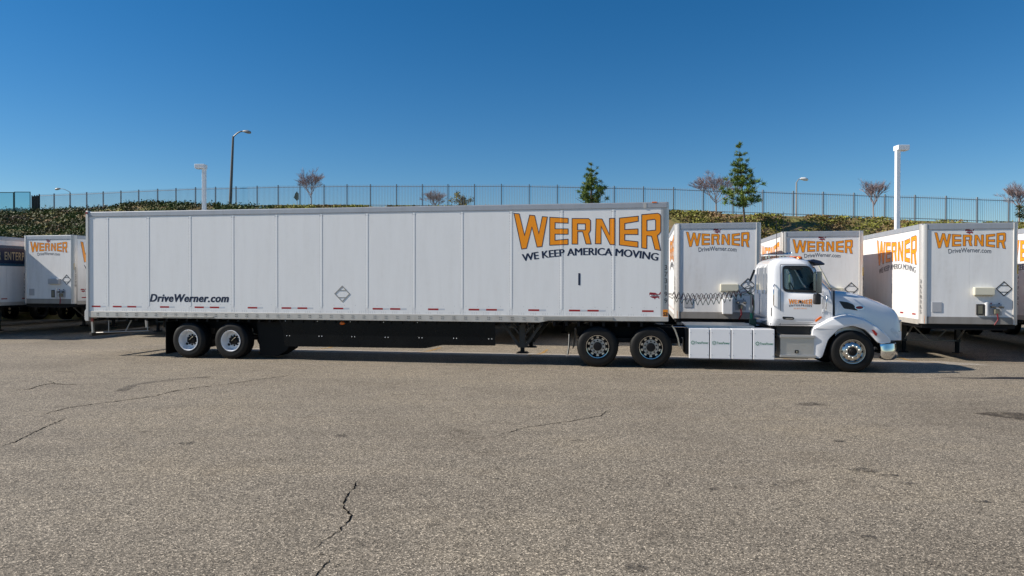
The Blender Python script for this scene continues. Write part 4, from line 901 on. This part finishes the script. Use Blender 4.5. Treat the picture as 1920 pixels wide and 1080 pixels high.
# mirror
mi = empty('side_mirror', (0, 0, 0), 0, tk)
MB().prism([(3.352, NS-.37), (3.352, NS-.15)]+[(3.36+.145*math.sin(R(a)), NS-.26+.12*math.cos(R(a))) for a in range(10, 171, 16)], 'z', 1.875, 2.385).build('mirror_shell', 'chrome_dark', mi, smooth=50, bevel=.02)
MB().box(3.337, 3.344, NS-.34, NS-.18, 1.92, 2.34).build('mirror_glass', 'aluminium', mi)
MB().box(3.33, 3.47, NS-.35, NS-.15, 1.61, 1.855).build('convex_mirror', 'black_plastic', mi, bevel=.03)
for zz in (1.87, 2.36): MB().tube([(3.42, NS-.2, zz), (3.5, NS-.02, zz-.02), (3.54, NS+.03, zz-.03)], .016, 6).build('mirror_arm', 'black_plastic', mi)
mf = empty('side_mirror', (0, 0, 0), 0, tk)
MB().box(3.345, 3.50, CY+1.26, CY+1.46, 1.88, 2.38).build('mirror_shell', 'chrome', mf, bevel=.03)
for zz in (1.87, 2.36): MB().tube([(3.42, CY+1.3, zz), (3.5, CY+1.12, zz-.02), (3.54, CY+1.07, zz-.03)], .016, 6).build('mirror_arm', 'black_plastic', mf)
# ---- hood ------------------------------------------------------------------
HZ = spline([3.885, 4.2, 4.6, 5.0, 5.25, 5.38, 5.46, 5.50, 5.515], [1.955, 1.93, 1.835, 1.69, 1.575, 1.50, 1.40, 1.27, 1.12])
HH = spline([3.885, 4.3, 4.8, 5.2, 5.4, 5.515], [1.045, .955, .83, .73, .67, .60])
xs_ = [3.885, 4.0, 4.15, 4.3, 4.45, 4.6, 4.75, 4.9, 5.05, 5.2, 5.3, 5.38, 5.44, 5.48, 5.50, 5.515]; mb = MB(); prof = []
for x in xs_:
    h, z = HH(x), HZ(x); half = [(1.03, .74), (1.02, .95), (1.0, z-.46), (.985, z-.30), (.955, z-.17), (.89, z-.085), (.76, z-.035), (.55, z-.012), (.28, z-.002)]
    half = [(a*h, max(b, .74)) for a, b in half]
    prof.append([(x, CY-a, b) for a, b in half]+[(x, CY, z)]+[(x, CY+a, b) for a, b in reversed(half)])
n = len(prof[0])
for r_ in prof: mb.v += r_
for i in range(len(prof)-1):
    for j in range(n-1): mb.f.append((i*n+j, i*n+j+1, (i+1)*n+j+1, (i+1)*n+j))
mb.f.append(tuple((len(prof)-1)*n+j for j in range(n)))
hood = mb.build('hood', 'paint_white', tk, smooth=38)
def hood_y(x, z):
    h, zt = HH(x), HZ(x); zs = [.6, .95, zt-.46, zt-.30, zt-.17, zt-.085, zt-.035]; hs = [1.03, 1.02, 1.0, .985, .955, .89, .76]; return CY-h*float(np.interp(z, zs, hs))
def hood_patch(name, ring, m, off, parent=hood, thick=.0):
    pts, tri = ring_poly([ring]); mb = MB(); k = len(pts)
    mb.v = [(x, hood_y(x, z)-off, z) for x, z in pts]+[(x, hood_y(x, z)+.01, z) for x, z in pts]; mb.f = [tuple(t) for t in tri]+[(i, (i+1) % k, (i+1) % k+k, i+k) for i in range(k)]; return mb.build(name, m, parent)
hood_patch('hood_vent', rounded([(3.985, 1.685), (4.20, 1.655), (4.33, 1.60), (4.40, 1.50), (4.44, 1.455), (4.10, 1.505)], .03), 'black_plastic', .005)
hood_patch('emblem', [(4.475+.115*math.cos(t*math.pi/12), 1.528+.05*math.sin(t*math.pi/12)) for t in range(24)], 'chrome', .010)
hood_patch('emblem_face', [(4.475+.09*math.cos(t*math.pi/12), 1.528+.035*math.sin(t*math.pi/12)) for t in range(24)], 'map_red', .014)
# cowl between cab and hood
MB().prism([(3.76, 1.10), (3.868, 1.10), (3.868, 1.92), (3.80, 1.945)], 'y', NS+.14, CY+.96).build('cowl', 'paint_white', tk, bevel=.01)
MB().box(3.872, 3.884, NS+.075, CY+1.0, 1.12, 1.94).build('hood_gap', 'black_plastic', tk)
MB().box(5.505, 5.545, CY-.56, CY+.56, .72, 1.22).build('grille', 'chrome', tk, bevel=.03)
# ---- fenders ---------------------------------------------------------------
FO = rounded([(3.365, .33), (3.345, .70), (3.36, 1.02), (3.48, 1.10), (3.77, 1.265), (4.02, 1.325), (4.22, 1.33), (4.52, 1.245), (4.79, 1.07), (4.97, .93), (5.10, .81), (5.13, .72), (4.815, .69), (4.69, .83), (4.51, 1.02), (4.235, 1.105), (3.94, 1.03), (3.70, .78), (3.56, .33)], .07, 3)
def fender(near):
    mb = MB(); n = len(FO); cz = (4.235, .5)
    layers = []
    for (q, grow) in ((.60, .075), (.42, .06), (.26, .038), (.16, .016), (.11, .0), (.088, -.014), (.084, -.03)):
        ring = []
        for x, z in FO:
            d = Vector((x-cz[0], z-cz[1])); out = d.length > (.655 if z > .8 else .60)
            outer = (x, z) in OUT
            if outer and x > 3.4 and z > .5: g_ = grow
            elif outer: g_ = grow*.15 if grow < 0 else 0
            else: g_ = -min(grow, 0)*.6*1
            dd = d.normalized(); xx, zz = x+dd.x*g_, z+dd.y*g_
            yy = q+(max(0, xx-4.75)**2)*.85+(max(0, 3.55-xx)**2)*1.4
            ring.append((xx, yy if near else WID-yy, zz))
        layers.append(ring)
    for r_ in layers: mb.v += r_
    for i in range(len(layers)-1):
        for j in range(n): mb.f.append((i*n+j, i*n+(j+1) % n, (i+1)*n+(j+1) % n, (i+1)*n+j))
    tri = tessellate_polygon([[Vector((x, z, 0)) for x, _, z in layers[-1]]]); k = (len(layers)-1)*n
    mb.f += [tuple(i+k for i in t) for t in tri]
    return mb.build('fender', 'paint_white', tk, smooth=44)
i1 = min(range(len(FO)), key=lambda i: abs(FO[i][0]-5.13)+abs(FO[i][1]-.72)); OUT = set(FO[:i1+2])
fn = fender(True); fender(False)
MB().prism(rounded([(4.645, 1.02), (4.70, 1.015), (4.77, .93), (4.755, .875), (4.72, .89)], .015), 'y', .067, .09).build('side_marker', 'red_lens', fn)
# inner wheel well
for near in (True, False):
    ap = [(4.83, .60), (4.815, .69), (4.75, .765), (4.69, .83), (4.60, .93), (4.51, 1.015), (4.38, 1.075), (4.235, 1.10), (4.08, 1.075), (3.94, 1.025), (3.81, .91), (3.70, .775), (3.62, .56), (3.565, .34)]
    ap = [(4.235+(x-4.235)*.982, .5+(z-.5)*.978) for x, z in ap]; mb = MB()
    for q in (.125, .62): mb.v += [(x, (q+(max(0, x-4.75)**2)*.85) if near else WID-q, z) for x, z in ap]
    k = len(ap); mb.f = [(i, i+1, i+1+k, i+k) for i in range(k-1)]; mb.build('arch_liner', 'black_plastic', tk)
MB().prism([(3.55, .35)]+[(4.235+.62*math.cos(R(a)), .48+.62*math.sin(R(a))) for a in range(170, 15, -12)]+[(4.8, .35)], 'y', .55, .60).build('wheel_well', 'black_plastic', tk)
# headlamp
hood_patch('headlamp', rounded([(5.22, .99), (5.31, .88), (5.40, .785), (5.46, .78), (5.45, .86), (5.38, .97), (5.28, 1.05)], .03), 'lamp_glass', .006, tk)
# ---- bumper ----------------------------------------------------------------
plan = [(4.86, .13), (5.0, .11), (5.12, .14), (5.22, .22), (5.32, .40), (5.42, .75), (5.45, CY)]
plan += [(x, WID-y) for x, y in reversed(plan[:-1])]; mb = MB(); zs_ = [(.30, -.06), (.33, -.02), (.42, .012), (.52, .01), (.60, .0), (.685, -.012), (.70, -.03)]
for z, o_ in zs_:
    for i, (x, y) in enumerate(plan):
        d = Vector((x-4.6, (y-CY)*.9)).normalized(); lift = .0 if 1 < i < len(plan)-2 else 0; mb.v.append((x+d.x*o_, y+d.y*o_, z+(.05 if i in (0, len(plan)-1) and z < .4 else 0)))
n = len(plan)
for i in range(len(zs_)-1):
    for j in range(n-1): mb.f.append((i*n+j, i*n+j+1, (i+1)*n+j+1, (i+1)*n+j))
bp = mb.build('bumper', 'chrome', tk, smooth=35); so = bp.modifiers.new('thick', 'SOLIDIFY'); so.thickness = .02
MB().box(4.84, 5.24, .30, WID-.30, .70, .735).build('bumper_gap', 'black_plastic', tk)
for zz in (1.42, 1.75): MB().box(3.585, 3.625, NS-.012, NS+.01, zz, zz+.07).build('door_hinge', 'battery_white', door, bevel=.004)
MB().tube([(2.50, NS+.02, 1.55), (2.47, NS-.035, 1.58), (2.47, NS-.035, 2.05), (2.50, NS+.02, 2.08)], .014, 6).build('grab_handle', 'chrome', tk, smooth=60)
MB().tube([(3.66, NS+.02, 1.45), (3.66, NS-.03, 1.48), (3.68, NS-.03, 1.80), (3.69, NS+.02, 1.83)], .011, 6).build('grab_handle', 'chrome', tk, smooth=60)
line_on_side([(2.60, 1.115), (3.1, 1.115), (3.45, 1.115)], .012, 'sill_seam', 'seam_grey', tk)
# ---- frame, deck, boxes ----------------------------------------------------
for yy in (CY-.47, CY+.39): MB().box(-2.3, 5.1, yy, yy+.08, .72, .98).build('frame_rail', 'black_steel', tk)
MB().box(2.45, 3.8, .35, WID-.35, .98, 1.079).build('cab_mount', 'black_steel', tk)
MB().box(2.58, 3.4, .33, .5, .86, 1.075).build('sill_panel', 'black_plastic', tk)
for x0, x1, txt in ((.485, .965, 1), (.985, 1.465, 1), (1.485, 1.965, 0), (1.985, 2.475, 1)):
    bx_ = MB().box(x0, x1, .05, .75, .27, 1.0).build('battery_box', 'battery_white', tk, bevel=.012)
    for zz in (.36, .90):
        for xx in (x0+.04, x1-.04): MB().lathe([(.011, .001), (.009, -.005), (.0005, -.006)], (xx, .05, zz), 8).build('box_bolt', 'grey_box', bx_)
    if txt:
        xc = (x0+x1)/2; geo = text_geo('TransPower', .075, .2, 1.05, .0015); us = [v[0] for v in geo[0]]; kk = .31/(max(us)-min(us))
        me_v = [(u*kk+xc+.055, .046, v+.63) for u, v in geo[0]]; me = bpy.data.meshes.new('box_lettering'); me.from_pydata(me_v, [], geo[1]); link('box_lettering', me, 'green_vinyl', bx_)
        mb = MB()
        for k in range(8):
            t = k*math.pi/4; c_, s_ = math.cos(t), math.sin(t); px, pz = xc-.15, .655
            mb.add([(px+c_*.022-s_*.006, .046, pz+s_*.022+c_*.006), (px+c_*.022+s_*.006, .046, pz+s_*.022-c_*.006), (px+c_*.05+s_*.009, .046, pz+s_*.05-c_*.009), (px+c_*.05-s_*.009, .046, pz+s_*.05+c_*.009)], [(0, 1, 2, 3)])
        mb.build('box_emblem', 'green_vinyl', bx_)
for x0, x1 in ((.485, 1.465), (1.485, 2.475)): MB().box(x0, x1, WID-.75, WID-.05, .27, 1.0).build('battery_box', 'battery_white', tk, bevel=.012)
MB().box(.44, 2.1, .55, WID-.55, 1.001, 1.045).build('deck_plate', 'tread_aluminium', tk, bevel=.006)
MB().box(.40, .478, .12, .8, .36, .98).build('box_bracket', 'black_steel', tk); 
MB().tube([(.12, .12, 1.03), (.5, .14, 1.025)], .012, 5).build('fender_rod', 'chrome', tk)
MB().prism([(.09, 1.02), (.12, 1.035), (.17, .95), (.235, .76), (.275, .54), (.245, .54), (.20, .76), (.135, .94)], 'y', .06, .62).build('quarter_fender', 'aluminium', tk)
# steps
sb = MB().box(2.62, 3.38, .11, .6, .40, .80).build('step_box', 'tread_aluminium', tk)
MB().box(2.60, 3.40, .07, .6, .802, .865).build('upper_step', 'aluminium_ring', tk, bevel=.01); MB().box(2.60, 3.42, .05, .55, .335, .398).build('lower_step', 'aluminium_ring', tk, bevel=.01)
MB().box(2.945, 3.035, .098, .109, .43, .51).build('box_latch', 'black_plastic', sb, bevel=.01); MB().lathe([(.02, 0), (.018, -.014), (.0005, -.015)], (2.99, .098, .465), 12).build('latch_knob', 'chrome', sb)
MB().tube([(2.52, .3, .30), (3.3, .3, .30)], .018, 6).build('step_brace', 'galvanised', tk)
# wheels
wheel(tk, 4.235, .09, 'steer', .497, 1, .28); wheel(tk, 4.235, WID-.09, 'steer', .497, -1, .28)
for x in (-1.74, -.43):
    wheel(tk, x, .05, 'drive', .515, 1, .27); wheel(tk, x, WID-.05, 'drive', .515, -1, .27)
    for yy in (.37, WID-.64): MB().lathe(tyre_prof(.515, .287, .27), (x, yy, .515), 40).build('inner_tyre', 'rubber', tk, smooth=35)
    MB().tube([(x, .3, .515), (x, WID-.3, .515)], .09, 8).build('axle', 'black_steel', tk); MB().lathe([(.0005, -.22), (.15, -.2), (.2, 0), (.15, .2), (.0005, .22)], (x, CY, .515), 16).build('differential', 'black_steel', tk)
MB().tube([(4.235, .3, .45), (4.235, WID-.3, .45)], .06, 8).build('front_axle', 'black_steel', tk)
for yy in (.06, WID-.6):
    MB().tube([(-2.45, yy, .82), (-2.46, yy, .5), (-2.50, yy, .26)], .012, 5).build('flap_edge', 'galvanised', tk); MB().prism([(-2.47, .82), (-2.455, .82), (-2.465, .5), (-2.505, .26), (-2.52, .26), (-2.48, .5)], 'y', yy+.013, yy+.54).build('mud_flap', 'rubber_wall', tk)
MB().prism([(-1.7, 1.0), (-.5, 1.0), (-.45, 1.08), (-1.5, 1.10), (-2.1, .99)], 'y', CY-.48, CY+.48).build('fifth_wheel', 'black_steel', tk)
MB().box(-2.25, .35, .35, WID-.35, .60, .719).build('suspension', 'black_steel', tk)
# ---- hose stand and coiled lines -------------------------------------------
HSX, HSY = 2.12, 1.15
ps = empty('hose_stand', (0, 0, 0), 0, tk)
MB().tube([(HSX, HSY, 1.0), (HSX, HSY, 1.75), (HSX-.02, HSY, 2.02)], .026, 8).build('stand_pole', 'galvanised', ps)
MB().tube([(HSX, HSY-.005, 1.04), (HSX, HSY-.005, 1.34)], .034, 8).build('stand_sleeve', 'green_vinyl', ps)
MB().box(HSX-.04, HSX+.12, HSY-.06, HSY+.06, 1.0, 1.2).build('stand_base', 'sign_green', ps, bevel=.01)
MB().tube([(HSX-.27, HSY, 1.93), (HSX-.03, HSY, 2.05), (HSX+.09, HSY, 1.93), (HSX-.05, HSY, 1.80), (HSX-.2, HSY, 1.80)], .011, 5).build('stand_hanger', 'galvanised', ps)
MB().tube([(HSX-.10, HSY-.1, 2.06), (HSX-.05, HSY-.1, 2.15)], .03, 8).build('spring', 'grey_box', ps); MB().tube([(HSX-.05, HSY-.1, 2.15), (HSX+.06, HSY-.1, 2.44)], .028, 8).build('stay_rod', 'black_plastic', ps)
def coil(name, m, a, b, sag, rad, turns, r0):
    a, b = Vector(a), Vector(b); pts = [a, a+(b-a)*.05]; n = turns*14
    for i in range(n+1):
        t = .08+.86*i/n; c = a.lerp(b, t)+Vector((0, 0, -sag*4*t*(1-t))); ph = i/14*2*math.pi; pts.append(c+Vector((0, math.cos(ph)*rad, math.sin(ph)*rad)))
    pts += [b]; MB().tube(pts, r0, 5).build(name, m, tk, smooth=70)
coil('air_line', 'hose_black', (.0, CY-.25, 1.83), (2.02, HSY+.05, 1.90), .10, .072, 15, .0078)
coil('air_line', 'hose_red', (.0, CY-.15, 1.80), (2.02, HSY+.0, 1.88), .11, .070, 14, .0078)
coil('power_line', 'hose_green', (.0, CY-.05, 1.74), (2.02, HSY-.05, 1.86), .20, .062, 13, .0085)
for k, (dy, mm) in enumerate(((.05, 'hose_black'), (0, 'hose_red'), (-.05, 'hose_green'))):
    MB().tube([(2.02, HSY+dy, 1.88), (2.12+.03*k, HSY+dy+.05, 1.80), (2.2, HSY+dy+.1, 1.5), (2.16, HSY+dy+.1, 1.15)], .013, 5).build('drop_hose', mm, tk)
